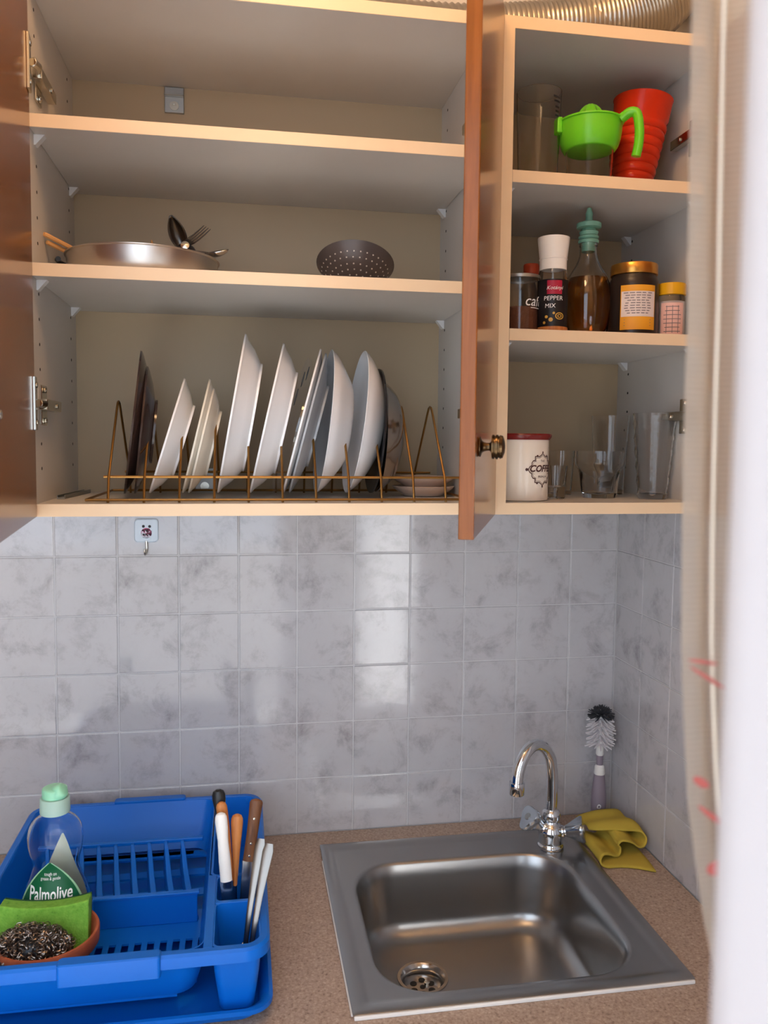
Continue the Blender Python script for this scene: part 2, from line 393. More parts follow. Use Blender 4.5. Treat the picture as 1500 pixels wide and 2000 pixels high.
# ------------------------------------------------------------------ wall cabinets
YC = -.322; TH = .016; YB = -.045
ZB, ZT = 1.4949, 2.1639
def cabinet(name, label, x0, x1, shelves, pins=True):
    t = thing(name, label, 'cabinet', ((x0+x1)/2, -.16, ZB))
    i0, i1 = x0+TH, x1-TH
    def panel(nm, bx):
        p_ = MB().box(*bx).build(nm, 'melamine', t, bevel=.0006, seg=1)
        return p_
    def band(par, bx): MB().box(*bx).build('edge_band', 'edge', par)
    f = YC+.0012
    for a, c in ((x0, i0), (i1, x1)):
        s_ = panel('side_panel', (a, c, f, -.002, ZB, ZT)); band(s_, (a, c, YC, f-.0001, ZB+TH*(1 if a == x0 or True else 0), ZT-TH))
        hs = MB(); xin, dx = (c, 1) if a == x0 else (a, -1)
        for k in range(19):
            z = ZB+.06+.032*k
            for yy in (-.285, -.085):
                hs.lathe([(.0022,-.0004),(.0022,.0003)], 8, axis_m((xin, yy, z), (dx,0,0)))
        ho = hs.build('peg_holes', 'hole', s_); ho['kind'] = 'stuff'
    bo = panel('bottom_panel', (i0, i1, f, -.002, ZB, ZB+TH)); band(bo, (x0, x1, YC, f-.0001, ZB, ZB+TH))
    tp = panel('top_panel', (i0, i1, f, -.002, ZT-TH, ZT)); band(tp, (x0, x1, YC, f-.0001, ZT-TH, ZT))
    MB().box(i0, i1, YB, YB+.004, ZB+TH, ZT-TH).build('back_panel', 'back', t)
    for z in shelves:
        sh = panel('shelf', (i0+.0005, i1-.0005, f, YB-.0005, z-TH, z)); band(sh, (i0+.0005, i1-.0005, YC, f-.0001, z-TH, z))
        for xin, dx in ((i0, 1), (i1, -1)):
            for yy in (-.290, -.075):
                c = MB(); w = .006
                c.loft([[(xin, yy-w, z-TH), (xin+dx*.013, yy-w, z-TH), (xin+dx*.002, yy-w, z-TH-.013), (xin, yy-w, z-TH-.013)],
                        [(xin, yy+w, z-TH), (xin+dx*.013, yy+w, z-TH), (xin+dx*.002, yy+w, z-TH-.013), (xin, yy+w, z-TH-.013)]])
                c.build('shelf_clip', 'clip', sh)
    return t, i0, i1
cl, li0, li1 = cabinet('wall_cabinet', 'wide cream wall cabinet with two open wooden doors and a plate rack', .0325, .651, (1.8113, 1.9912))
cr, ri0, ri1 = cabinet('wall_cabinet', 'narrow cream wall cabinet of glasses and spice jars beside the corner', .6512, .9765, (1.751, 1.9632))

def knob_mb(p, d, s=1.):
    return MB().lathe(smooth_prof([(.010*s,0),(.0105*s,.002),(.006*s,.004),(.0042*s,.009),(.005*s,.0125),(.0125*s,.014)], 3)+
        [(.0128*s,.016),(.0112*s,.0165),(.0112*s,.0175),(.0128*s,.018),(.0128*s,.020),(.0112*s,.0205),(.0112*s,.0215),(.0125*s,.022),(.0115*s,.025),(.006*s,.027),(.0005,.0275)], 24, axis_m(p, d))
def door(parent, hinge, direc, width, z0, z1, thick, inner_side, knob_z, hinge_zs, hx_in, hdx, extra_screw=False):
    """hinge: point on the OUTER face at the hinge; direc: unit vector from hinge to free edge; inner_side: unit normal towards the inner face"""
    d, n = Vector((*direc, 0)), Vector((*inner_side, 0)); h = Vector((*hinge, 0))
    q = [h, h+d*width, h+d*width+n*thick, h+n*thick]
    dm = MB().loft([[(p.x, p.y, z0) for p in q], [(p.x, p.y, z1) for p in q]])
    c = sum(q, Vector())/4; org = Vector((c.x, c.y, z0))
    do = dm.build('door', 'wood', parent, bevel=.0012, seg=2)
    kp = h+d*(width-.038); kb = knob_mb((kp.x, kp.y, knob_z), -n); kb.build('knob', 'bronze', do)
    if True:   # screw of the knob on the inner face
        sp = kp+n*thick; MB().lathe([(.0045,-.0005),(.0045,.001),(.003,.0022),(.0005,.0025)], 14, axis_m((sp.x, sp.y, knob_z), n)).build('knob_screw', 'nickel', do)
    for hz in hinge_zs:
        hp = h+n*thick; hh = MB()
        # cup flange on the door's inner face
        fl = axis_m((hp.x+d.x*.015, hp.y+d.y*.015, hz), n)
        ub = Matrix((( d.x, 0, n.x, hp.x+d.x*.013),( d.y, 0, n.y, hp.y+d.y*.013),(0, 1, 0, hz),(0,0,0,1)))
        fb = MB().box(-.0085, .0085, -.033, .033, 0, .0035, ub)
        for zz in (-.023, .023): fb.lathe([(.0040,.0034),(.0040,.0050),(.0005,.0055)], 10, ub @ T(0, zz, 0))
        fb.build('hinge_cup', 'nickel', do, bevel=.0006, seg=1)
        # arm and mounting plate on the carcase side
        ar = MB().box(min(hx_in, hx_in+hdx*.003), max(hx_in, hx_in+hdx*.003), -.292, -.262, hz-.026, hz+.026)
        ar.box(min(hx_in+hdx*.003, hx_in+hdx*.014), max(hx_in+hdx*.003, hx_in+hdx*.014), -.309, -.228, hz-.007, hz+.007)
        ar.lathe([(.004,0),(.004,.003),(.0005,.0035)], 10, axis_m((hx_in+hdx*.003, -.277, hz-.02), (hdx,0,0)))
        ar.lathe([(.004,0),(.004,.003),(.0005,.0035)], 10, axis_m((hx_in+hdx*.003, -.277, hz+.02), (hdx,0,0)))
        ar.lathe([(.0035,0),(.0035,.002),(.0005,.0025)], 10, axis_m((hx_in+hdx*.014, -.256, hz), (hdx,0,0)))
        a_ = Vector((hx_in+hdx*.008, -.309, hz)); b_ = Vector((hp.x+d.x*.016, hp.y+d.y*.016, hz))+n*.006
        ar.tube([a_, (a_+b_)/2+Vector((hdx*.004, -.002, 0)), b_], .0055, 8, flat=1.)
        ar.build('hinge_arm', 'nickel', parent, bevel=.0008, seg=1)
    return do
a = math.radians(6.7)
door(cl, (.0345, -.325), (math.sin(a), -math.cos(a)), .309, ZB, ZT, .016, (math.cos(a), math.sin(a)), 1.615, (2.045, 1.637), li0, 1)
a = math.radians(-21.5)
dm_dir = (math.sin(a), -math.cos(a))
door(cl, (.6505, -.3275), dm_dir, .313, ZB, ZT, .016, (-math.cos(a), -math.sin(a)), 1.589, (2.045, 1.637), li1, -1)
door(cr, (.9745, -.326), (0, -1), .305, ZB, ZT, .016, (-1, 0), 1.60, (2.045, 1.637), ri1, -1)
for cx, cz, par in ((.202, 2.1275, cl), (.246, 1.530, cl)):
    hb = MB().box(cx-.015, cx+.015, YB-.004, YB-.0002, cz-.020, cz+.0195).box(cx-.015, cx+.015, YB-.012, YB-.004, cz+.004, cz+.007)
    h_ = hb.build('hanging_bracket', 'zinc', par, bevel=.0008, seg=1)
    MB().lathe([(.007,0),(.007,.003),(.003,.003),(.003,.001),(.0005,.001)], 16, axis_m((cx, YB-.004, cz-.010), (0,-1,0))).build('screw', 'nickel', h_)

# ------------------------------------------------------------------ plate rack of brass-coloured wire
ZF = ZB+TH
pr = thing('plate_rack', 'brown brass wire plate rack standing in the wide cabinet', 'plate rack', (.36, -.2, ZF))
WR = .0018
zb_ = ZF+.0045
MB().tube([(.107,-.312,zb_),(.622,-.312,zb_),(.622,-.085,zb_),(.107,-.085,zb_)], WR, 8, closed=True).build('floor_frame', 'brass_wire', pr)
MB().tube([(.128,-.2995,1.545),(.61,-.2995,1.545)], WR, 8).build('front_rail', 'brass_wire', pr)
MB().tube([(.128,-.1015,1.545),(.61,-.1015,1.545)], WR, 8).build('rear_rail', 'brass_wire', pr)
loop = [(0,-.3105,ZF+.001),(0,-.3015,1.545),(0,-.219,1.640),(0,-.213,1.6455),(0,-.205,1.6475),(0,-.197,1.6455),(0,-.191,1.640),(0,-.0995,1.545),(0,-.088,ZF+.001)]
l0 = None
for k in range(11):
    x = .1345+.0450*k
    if l0 is None: l0 = MB().tube([(p[0],p[1]+.2,p[2]-ZF) for p in loop], WR*.95, 8).build('divider_loop', 'brass_wire', pr, local=True); o = l0
    else: o = l0.copy(); COL.objects.link(o)
    o.location = (x-.36, 0, 0)

# ------------------------------------------------------------------ plates in the rack
def plate_prof(R, depth, foot=.6, th=.004, flat_r=.60):
    up_ = [(.0005, th), (R*flat_r*.9, th), (R*flat_r, th+.001), (R*(flat_r+.12), depth*.55), (R*.93, depth*.9), (R, depth)]
    dn = [(R*.995, depth-.0025), (R*.93, depth*.9-.0035), (R*(foot+.9)/1.9, depth*.48-.002), (R*(foot+.015), .002), (R*foot, .001), (R*foot, -.002), (R*(foot-.035), -.002), (R*(foot-.04), .0005), (.0005, .0005)]
    return dn[::-1]+up_[::-1]
def bowl_prof(R, depth, foot=.45, th=.0035):
    out = smooth_prof([(.0005,.0),(R*foot*.8,.0),(R*foot,.001),(R*.72,depth*.32),(R*.9,depth*.68),(R,depth)], 4)
    inn = smooth_prof([(R-.001,depth+.0006),(R*.9-th,depth*.70),(R*.72-th,depth*.36+th),(R*foot,th),(.0005,th)], 4)
    return out+inn
def lean(name, label, group, mats, prof, xb, zbm, R, tdeg, y=-.2, depth=0., yaw=None):
    t = math.radians(tdeg); c = Vector((xb+R*math.sin(t), y, zbm+R*math.cos(t)))
    o = MB().lathe(prof, 56, cap0=False, cap1=False).build(name, mats, None, angle=40)
    o.location = c-Vector((-math.cos(t), 0, math.sin(t)))*depth      # rim plane at c
    o.rotation_euler = (0, -(PI/2-t), yaw if yaw is not None else math.atan2(.305-c.x, 1.21))
    tag(o, label, 'bowl' if 'bowl' in name else ('pan lid' if 'lid' in name else 'plate'), group)
    return o
GP = 'crockery leaning in the wire rack'
lean('dinner_plate', 'dark brown plate, tallest dark one at the left end of the rack', GP, 'dark_china', plate_prof(.102,.022,.5), .1395, 1.517, .102, 7, depth=.022)
lean('dessert_plate', 'smaller dark brown plate right behind the dark dinner plate', GP, 'dark_china', plate_prof(.091,.018,.5), .1535, 1.517, .091, 6, depth=.018)
lean('dessert_plate', 'small bright white plate, first white one after the dark plates', GP, 'white_china', plate_prof(.086,.024,.62), .174, 1.518, .086, 17, depth=.024)
lean('dessert_plate', 'small cream white plate, second white one from the left', GP, 'cream_china', plate_prof(.0845,.020,.62), .220, 1.518, .0845, 13.5, depth=.020)
lean('dessert_plate', 'small cream plate nested against the back of another cream plate', GP, 'cream_china', plate_prof(.078,.018,.62), .2285, 1.518, .078, 13.5, depth=.018)
lean('dinner_plate', 'tallest white dinner plate standing near the middle of the rack', GP, 'white_china', plate_prof(.1165,.030,.68), .270, 1.518, .1165, 10, depth=.030)
lean('dinner_plate', 'white dinner plate leaning right of the tallest plate', GP, 'white_china', plate_prof(.1115,.028,.68), .3165, 1.518, .1115, 12.6, depth=.028)
lean('dinner_plate', 'plain white plate leaning directly behind the clear glass plate', GP, 'white_china', plate_prof(.109,.014,.6), .3645, 1.518, .109, 14.5, depth=.014)
lean('dinner_plate', 'pale grey plate nested behind the plain white plate', GP, 'grey_china', plate_prof(.106,.016,.58), .3735, 1.518, .106, 14.5, depth=.016)
lean('soup_bowl', 'white soup plate, left of the two deep white ones', GP, 'white_china', bowl_prof(.106,.036,.55), .4135, 1.518, .106, 6, depth=.036, yaw=0.)
lean('soup_bowl', 'white soup plate, right of the two deep white ones', GP, 'white_china', bowl_prof(.106,.036,.5), .4585, 1.518, .106, 7, depth=.036, yaw=0.)
lean('pan_lid', 'black enamel disc standing between white soup plate and steel bowl', GP, 'black_coat', plate_prof(.0925,.010,.7), .4925, 1.518, .0925, 3.5, depth=.012, yaw=0.)
lean('mixing_bowl', 'polished steel bowl at the right end of the plate row', GP, 'bowl_steel', bowl_prof(.084,.0355,.35,.0015), .5035, 1.519, .084, 2, depth=.0355, yaw=0.)
p5 = lean('glass_plate', 'clear glass plate with dark flower marks leaning in the rack', GP, 'pane', plate_prof(.102,.014,.6,.003), .353, 1.518, .102, 14.5, depth=.014, yaw=-.17)
for px, py, s_ in ((.068,-.030,.012), (.080,.008,.011), (.040,-.058,.013)):
    fm = MB(); fm.add(*[[(px+s_*x, py+s_*y, 0) for x, y in ((-1,-.4),(-.2,-.9),(.9,-.3),(1,.5),(.1,.9),(-.8,.5))], [(0,1,2,3,4,5)]], T(0,0,.0125)); fm.build('flower_mark', 'ink_black', p5, local=True)
sd = thing('side_bowl', 'beige stoneware dish, upper one of the low stack by the middle door', 'bowl', (.584,-.166,ZF+.0145), group='low stacked beige dishes')
MB().lathe(bowl_prof(.049,.0155,.6), 40, cap0=False, cap1=False).build('dish', 'pink_china', sd, local=True)
sd2 = thing('side_bowl', 'beige stoneware dish, lower one of the low stack by the middle door', 'bowl', (.584,-.166,ZF+.0003), group='low stacked beige dishes')
MB().lathe(bowl_prof(.049,.0155,.6), 40, cap0=False, cap1=False).build('dish', 'pink_china', sd2, local=True)
tag(MB().box(-.0055,.0055,-.073,.073,0,.002).box(-.0055,-.0042,-.073,.073,.002,.0055).box(.0042,.0055,-.073,.073,.002,.0055).build('metal_strip', 'zinc', None, bevel=.0003, seg=1), 'narrow grey metal strip lying on the cabinet floor at left', 'strip')
o = bpy.data.objects['metal_strip']; o.location = (.064,-.155,ZF+.0002); o.rotation_euler = (0,0,-.06)

# ------------------------------------------------------------------ pan, cutlery and strainer on the middle shelf
Z2 = 1.8113
pan = thing('shallow_pan', 'shallow round steel pan holding cutlery on the middle shelf', 'pan', (.1705,-.205,Z2))
PR = .1035
MB().lathe([(.0005,0),(PR-.014,0),(PR-.007,.003),(PR-.003,.010),(PR-.0015,.0315),(PR+.001,.0325),(PR+.001,.0335),(PR-.0025,.0335),(PR-.0045,.011),(PR-.010,.0045),(.0005,.0025)], 64, cap0=False, cap1=False).build('body', 'pan_steel', pan, local=True)
MB().tube([(-PR-.006,-.02,.026),(-PR-.010,-.008,.027),(-PR-.010,.008,.027),(-PR-.006,.02,.026)], .0035, 10).build('side_handle', 'black', pan, local=True)
def spoon_mb(p0, p1, n, bowl_l=.045, bowl_w=.018, hw=.006, depth=.007):
    """spoon from handle end p0 to bowl tip p1; n is the direction the bowl opens to"""
    p0, p1, n = Vector(p0), Vector(p1), Vector(n); d = (p1-p0).normalized(); n = (n-d*n.dot(d)).normalized(); s = d.cross(n); L = (p1-p0).length
    hl = L-bowl_l; H = MB(); rings = []
    for k in range(15):
        t = k/14; w = interp([(0,hw*.7),(.06,hw),(.5,hw*.62),(.9,hw*.45),(1,hw*.5)], t); th = .0012
        c = p0+d*(hl*t)+n*(.006*math.sin(PI*t))
        rings.append([c+s*w+n*th*.4, c+s*w*.5+n*th, c-s*w*.5+n*th, c-s*w+n*th*.4, c-s*w-n*th*.4, c+s*w-n*th*.4])
    H.loft(rings)
    B = MB(); rows = []
    for k in range(13):
        t = k/12; w = bowl_w*math.sin(PI*min(max(t, .04), .985)**.85)**.75*.98+.0008
        row = []
        for q in range(9):
            u = -1+q/4; dd = depth*(1-u*u)*math.sin(PI*t)**.6 if 0 < t < 1 else 0
            row.append(p0+d*(hl-.004+(bowl_l+.004)*t)+s*w*u-n*dd)
        rows.append(row)
    B.loft(rows, closed=False, cap0=False, cap1=False)
    return H, B
def spoon(name, label, p0, p1, n, matn='steel_polish', group=None, **k):
    t = thing(name, label, 'spoon', p0, group=group); H, B = spoon_mb(p0, p1, n, **k)
    H.build('handle', matn, t); B.build('bowl', matn, t, solid=.0012); return t
def fork(name, label, p0, p1, n, matn='steel_polish', group=None, head=.055, w=.012, hmat=None, hw=.005):
    p0, p1, n = Vector(p0), Vector(p1), Vector(n); d = (p1-p0).normalized(); n = (n-d*n.dot(d)).normalized(); s = d.cross(n); L = (p1-p0).length
    t = thing(name, label, 'fork', p0, group=group); hl = L-head
    rings = []
    for k in range(13):
        u = k/12; ww = interp([(0,hw*.75),(.08,hw),(.6,hw*.6),(1,hw*.5)], u); th = .0013 if not hmat else .004*(1-.5*u)
        c = p0+d*hl*u
        rings.append([c+s*ww+n*th*.5, c+s*ww*.5+n*th, c-s*ww*.5+n*th, c-s*ww+n*th*.5, c-s*ww-n*th*.5, c-s*ww*.5-n*th, c+s*ww*.5-n*th, c+s*ww-n*th*.5])
    MB().loft(rings).build('handle', hmat or matn, t)
    H = MB(); rings = []
    for u, ww in ((0,.0025),(.15,.003),(.35,w*.8),(.5,w)):
        c = p0+d*(hl+head*u)-n*(.004*math.sin(PI*u)); rings.append([c+s*ww+n*.0007, c-s*ww+n*.0007, c-s*ww-n*.0007, c+s*ww-n*.0007])
    H.loft(rings)
    for q in range(4):
        x = (-1+2*q/3)*(w-.0014); pts = []
        for u in (.47,.65,.82,1.): pts.append(p0+d*(hl+head*u)+s*x-n*(.004*math.sin(PI*u)))
        H.tube(pts, [.0013,.0012,.001,.0004], 6)
    H.build('tines', matn, t)
    return t
GC = 'cutlery heaped in the steel pan'
spoon('table_spoon', 'dark steel spoon with its bowl standing up above the pan', (.236,-.15,1.832), (.2065,-.19,1.912), (-.2,-1,.15), 'dark_steel', GC, bowl_w=.0115, bowl_l=.046)
fork('table_fork', 'steel fork with its prongs pointing up right above the pan', (.178,-.215,1.836), (.2575,-.19,1.8985), (-.5,-.75,.5), 'dark_steel', GC, head=.062, w=.0098)
spoon('tea_spoon', 'steel teaspoon sticking out over the right rim of the pan', (.205,-.20,1.848), (.2875,-.225,1.861), (0,-.35,1), 'steel_polish', GC, bowl_w=.008, bowl_l=.03)
tb_ = thing('ladle', 'black handled ladle lying across the pan behind its rim', 'ladle', (.21,-.20,1.85), group=GC)
MB().tube(spline([(.150,-.20,1.838),(.19,-.20,1.853),(.215,-.2,1.864),(.232,-.2,1.866),(.240,-.205,1.856)], 5), [.004]*12+[.007]*9, 10, flat=.7).build('handle', 'black', tb_)
MB().lathe([(.0035,0),(.006,.003),(.006,.0045),(.0005,.006)], 14, axis_m((.2275,-.207,1.866), (0,-1,.2))).build('rivet', 'nickel', tb_)
for (p, q, lb) in (((.040,-.255,1.8625), (.150,-.15,1.828), 'pale wooden chopstick, upper of the two poking left from the pan'), ((.042,-.248,1.8535), (.14,-.13,1.829), 'pale wooden chopstick, lower of the two poking left from the pan')):
    pp, qq = Vector(p)+Vector((.0095,0,0)), Vector(q); ck = thing('chopstick', lb, 'chopstick', pp, group='wooden chopsticks in the pan')
    MB().tube([pp+(qq-pp)*u for u in (0,.02,.25,.5,.75,1)], [.0026,.0032,.0031,.0028,.0024,.002], 8).build('stick', 'pale_wood', ck)
wt = tag(MB().tube([(.183,-.2,1.832),(.1845,-.2,1.85),(.182,-.2,1.868),(.181,-.2,1.874)], [.003,.0045,.0045,.002], 10, flat=.5).build('wooden_spatula', 'pale_wood', None, origin=(.183,-.2,1.832)), 'little wooden spatula tip peeping over the pan rim', 'spatula', GC)

st = thing('strainer', 'grey speckled perforated strainer bowl on the middle shelf', 'strainer', (.4655,-.235,Z2))
SR = .0555
TS = T(.4655,-.235,Z2+.0335) @ RY(math.radians(6)) @ RX(math.radians(-24))
prof = [(.0005,-.0300),(.018,-.0285),(.034,-.022),(.046,-.012),(SR-.002,-.001),(SR,.001),(SR-.002,.001),(.045,-.010),(.033,-.0203),(.0005,-.0285)]
MB().lathe(prof, 48, TS, cap0=False, cap1=False).build('bowl', 'nonstick', st)
db = MB()
for ring_r, zz, nz, cnt in ((.009,-.0298,.98,6),(.018,-.0287,.93,12),(.026,-.0256,.86,18),(.034,-.0222,.76,23),(.041,-.0165,.68,28),(.047,-.0112,.6,32)):
    for k in range(cnt):
        t = 2*PI*(k+.5*(cnt % 4))/cnt; nr = math.sqrt(1-nz*nz)
        db.lathe([(.0011,0),(.0011,.0005)], 6, TS @ axis_m((ring_r*math.cos(t), ring_r*math.sin(t), zz), (nr*math.cos(t), nr*math.sin(t), -nz)))
o = db.build('perforations', 'dots', st); o['kind'] = 'stuff'
MB().tube(spline([(.51,-.19,1.843),(.545,-.13,1.832),(.575,-.08,1.818)], 5), .0035, 8).build('handle', 'nonstick', st)

# ------------------------------------------------------------------ narrow cabinet, upper shelf
Z1 = 1.9632
def tumbler_prof(rb, rt, h, th=.0016, base=.005):
    return [(.0005,0),(rb-.001,0),(rb,.001),(rt,h),(rt-th,h),(rb-th+.0003,base+.001),(rb-th-.002,base),(.0005,base)]
jg = thing('measuring_beaker', 'tall clear plastic beaker with a small printed mark on the top shelf', 'beaker', (.729,-.25,Z1))
MB().lathe(tumbler_prof(.028,.0325,.134,.0014), 44, cap0=False, cap1=False).build('body', 'clear_plastic', jg, local=True)
pm = MB()
for k, (w, z) in enumerate(((.016,.118),(.013,.112),(.009,.104),(.008,.098),(.009,.092))):
    wrap_patch(pm, .0322, w, z, z+.003, math.radians(-58), .0006, 6)
pm.build('printed_scale', 'ink_black', jg, local=True)
ju = thing('citrus_juicer', 'lime green citrus juicer on a clear cup', 'juicer', (.800,-.268,Z1))
MB().lathe([(.0005,0),(.030,0),(.032,.002),(.034,.052),(.0325,.052),(.0305,.004),(.0005,.003)], 40, cap0=False, cap1=False).build('cup', 'clear_plastic', ju, local=True)
jb = MB().lathe(smooth_prof([(.0005,.050),(.032,.050),(.038,.053),(.0415,.060),(.0440,.071),(.0455,.088)], 4)+[(.0475,.0885),(.0475,.0905),(.044,.0905)]+smooth_prof([(.0425,.073),(.039,.061),(.031,.0555),(.0005,.055)], 3), 44, cap0=False, cap1=False)
jb.build('bowl', 'green_plastic', ju, local=True)
MB().lathe(smooth_prof([(.022,.057),(.021,.084),(.016,.104),(.008,.1145),(.0005,.1175)], 4), 40, cap1=True, mod=lambda t: 1+.10*math.cos(8*t)).build('reamer', 'green_plastic', ju, local=True)
hd = MB(); pts = spline([(.033,-.031,.088),(.042,-.040,.094),(.050,-.044,.090),(.0535,-.045,.07),(.0535,-.044,.05),(.0515,-.041,.034)], 6)
hd.tube([Vector(p) for p in pts], .0082, 14, flat=.8); hd.build('handle', 'green_plastic', ju, local=True)
MB().box(-.052,-.044,-.008,.008,.072,.094).build('pouring_lip', 'green_plastic', ju, local=True, bevel=.002)
cp = thing('plastic_cup', 'orange red ribbed plastic cup leaning on the top shelf', 'cup', (.8815,-.235,Z1), (0, math.radians(6.5), 0))
prof = [(.0005,0),(.0255,0)]
for k in range(8):
    z = .004+k*.0125; r = .0268+.0152*z/.13; prof += [(r,z),(r+.0016,z+.004),(r+.0016,z+.0075),(r,z+.0115)]
prof += [(.0400,.108),(.0425,.138),(.0435,.139),(.0420,.139),(.0385,.108)]
prof += [(.0255+.0142*z/.13, z) for z in (.10,.07,.04,.006)]+[(.0005,.003)]
MB().lathe(prof, 44, cap0=False, cap1=False).build('body', 'orange_plastic', cp, local=True, angle=60)
cp.location = (.8815,-.235,Z1+.0031)

# ------------------------------------------------------------------ narrow cabinet, spice shelf
Z0 = 1.751
CA = math.atan2(-1.412+.27, .305-.75)      # direction from the shelf to the room
tn_ = thing('coffee_canister', 'clear canister of ground coffee with white lettering', 'canister', (.7005,-.268,Z0))
MB().lathe([(.0005,0),(.0265,0),(.0275,.001),(.0275,.079),(.0262,.079),(.0262,.003),(.0005,.003)], 40, cap0=False, cap1=False).build('jar', 'glass', tn_, local=True)
MB().lathe([(.0005,.0034),(.0258,.0034),(.0258,.036),(.0005,.038)], 36, cap0=False, cap1=False).build('coffee', 'coffee', tn_, local=True)
MB().lathe([(.0278,.0765),(.0284,.077),(.0284,.081),(.0278,.0815),(.0005,.0815),(.0005,.0792),(.0262,.0792),(.0262,.0765)], 36, cap0=False, cap1=False).build('lid_rim', 'zinc', tn_, local=True)
tx = MB(); vs, fs = text_geo('café', .021, .25); wrap_print(tx, vs, fs, .0275, .043, math.radians(-62)); wrap_patch(tx, .0275, .018, .0335, .0345, math.radians(-58), .0006, 6)
tx.build('lettering', 'ink_white', tn_, local=True)
ml = thing('pepper_mill', 'glass pepper mill with white cap and black label', 'pepper mill', (.7435,-.283,Z0))
MB().lathe([(.0005,.0),(.0200,0),(.0215,.002),(.0215,.075),(.0205,.084),(.019,.088),(.0175,.088),(.019,.075),(.0195,.004),(.0005,.003)], 40, cap0=False, cap1=False).build('jar', 'glass', ml, local=True)
MB().lathe([(.0005,.0035),(.0190,.0035),(.0190,.066),(.0005,.068)], 30, cap0=False, cap1=False).build('peppercorns', 'spice', ml, local=True)
MB().lathe([(.0190,.0885),(.0192,.103),(.0199,.1035),(.0199,.1045),(.0194,.105),(.0225,.131),(.0225,.134),(.0210,.1345),(.0200,.133),(.0005,.132),(.0005,.0885)], 40, cap0=False, cap1=False).build('cap', 'white_plastic', ml, local=True)
lb = MB(); wrap_patch(lb, .0216, .058, .008, .0735, math.radians(-112), .0004, 24); lo = lb.build('label', 'pepper', ml, local=True)
cb = MB(); wrap_patch(cb, .0218, .021, .0525, .0715, math.radians(-104), .0007, 10); cb.build('label_badge', 'crimson', lo, local=True)
tx = MB(); vs, fs = text_geo('Kotányi', .0072, .35); wrap_print(tx, vs, fs, .0218, .061, math.radians(-104), .0011)
vs, fs = text_geo('PEPPER', .0086, .05); wrap_print(tx, vs, fs, .0218, .0465, math.radians(-108), .0008)
vs, fs = text_geo('MIX', .0086, .05); wrap_print(tx, vs, fs, .0218, .036, math.radians(-119), .0008)
tx.build('lettering', 'ink_white', lo, local=True)
tx = MB()
for cx, cz, r in ((.009,.022,.0062),(-.003,.017,.003),(-.009,.021,.0022),(-.012,.013,.002),(.001,.026,.0018)):
    if r > .005:
        n = 20; vs = [(cx+rr*math.cos(2*PI*k/n), cz+rr*.8*math.sin(2*PI*k/n), 0) for rr in (r, r*.75, r*.5, r*.3) for k in range(n)]
        fs = [(a*n+k, a*n+(k+1) % n, (a+1)*n+(k+1) % n, (a+1)*n+k) for a in (0, 2) for k in range(n)]
    else: vs, fs = disc(cx, cz, r, 10)
    wrap_print(tx, [(x,y,0) for x,y,_ in vs], fs, .0218, 0, math.radians(-108), .0009)
tx.build('label_picture', 'gold_print', lo, local=True)
MB().lathe([(.0218,.0015),(.0222,.002),(.0222,.0075),(.0218,.008)], 36, cap0=False, cap1=False).build('base_band', 'wood_handle', ml, local=True)
ob = thing('oil_bottle', 'glass oil bottle with mint green pourer stopper', 'bottle', (.8145,-.24,Z0))
pro = smooth_prof([(.024,.0),(.0275,.003),(.033,.02),(.0368,.048),(.036,.068),(.029,.090),(.0185,.108),(.0135,.122),(.0125,.135)], 5)
inn = smooth_prof([(.0105,.135),(.0115,.122),(.0165,.108),(.027,.090),(.034,.068),(.0348,.048),(.031,.02),(.0255,.006),(.0005,.005)], 5)
MB().lathe([(.0005,.0)]+pro+[(.0135,.136),(.0135,.140),(.0105,.140)]+inn, 44, cap0=False, cap1=False).build('glass', 'glass', ob, local=True)
MB().lathe([(.0005,.0055)]+smooth_prof([(.0250,.0063),(.0305,.02),(.0344,.048),(.0336,.068),(.0270,.0885)], 5)+[(.0005,.0885)], 40, cap0=False, cap1=False).build('oil', 'oil', ob, local=True)
MB().lathe([(.0100,.128),(.0105,.1405),(.0145,.1405),(.0150,.142),(.0150,.1445),(.0120,.146),(.0145,.148),(.0150,.150),(.0125,.152),(.0135,.1545),(.0140,.157),(.0110,.159),(.0095,.162),(.0178,.163),(.0182,.1645),(.0182,.169),(.0160,.1705),(.0060,.1715),(.0050,.180),(.0058,.183),(.0045,.187),(.0030,.192),(.0005,.193)], 32, cap1=False).build('stopper', 'mint', ob, local=True)
hj = thing('spice_jar', 'dark jar with gold lid and amber edged paper label', 'jar', (.8755,-.266,Z0))
MB().lathe(smooth_prof([(.0005,0),(.033,0),(.0355,.004),(.0358,.05),(.0355,.076),(.0325,.086),(.031,.090)], 4)+[(.0005,.090)], 44, cap0=False, cap1=False).build('body', 'dark_jar', hj, local=True)
MB().lathe([(.0312,.0895),(.0335,.0900),(.0338,.0908),(.0338,.1035),(.0328,.1052),(.0005,.1052),(.0005,.0895)], 48, cap0=False, cap1=False, mod=lambda t: 1+.004*math.cos(40*t)).build('lid', 'gold_lid', hj, local=True)
lb = MB(); wrap_patch(lb, .0361, .052, .008, .0715, math.radians(-104), .0005, 18); lo = lb.build('label', 'yellow_label', hj, local=True)
lb = MB(); wrap_patch(lb, .0361, .049, .0265, .0625, math.radians(-104), .0009, 18); lo2 = lb.build('label_paper', 'paper_label', lo, local=True)
tx = MB()
for k in range(9):
    w = random.uniform(.030,.044); z = .0595-k*.0036
    for s_ in range(5):
        a0 = -w/2+w*s_/5; ww = w/5*random.uniform(.6,.9)
        vs = [(a0,0,0),(a0+ww,0,0),(a0+ww,.0012,0),(a0,.0012,0)]; wrap_print(tx, vs, [(0,1,2,3)], .0361, z, math.radians(-104), .0013)
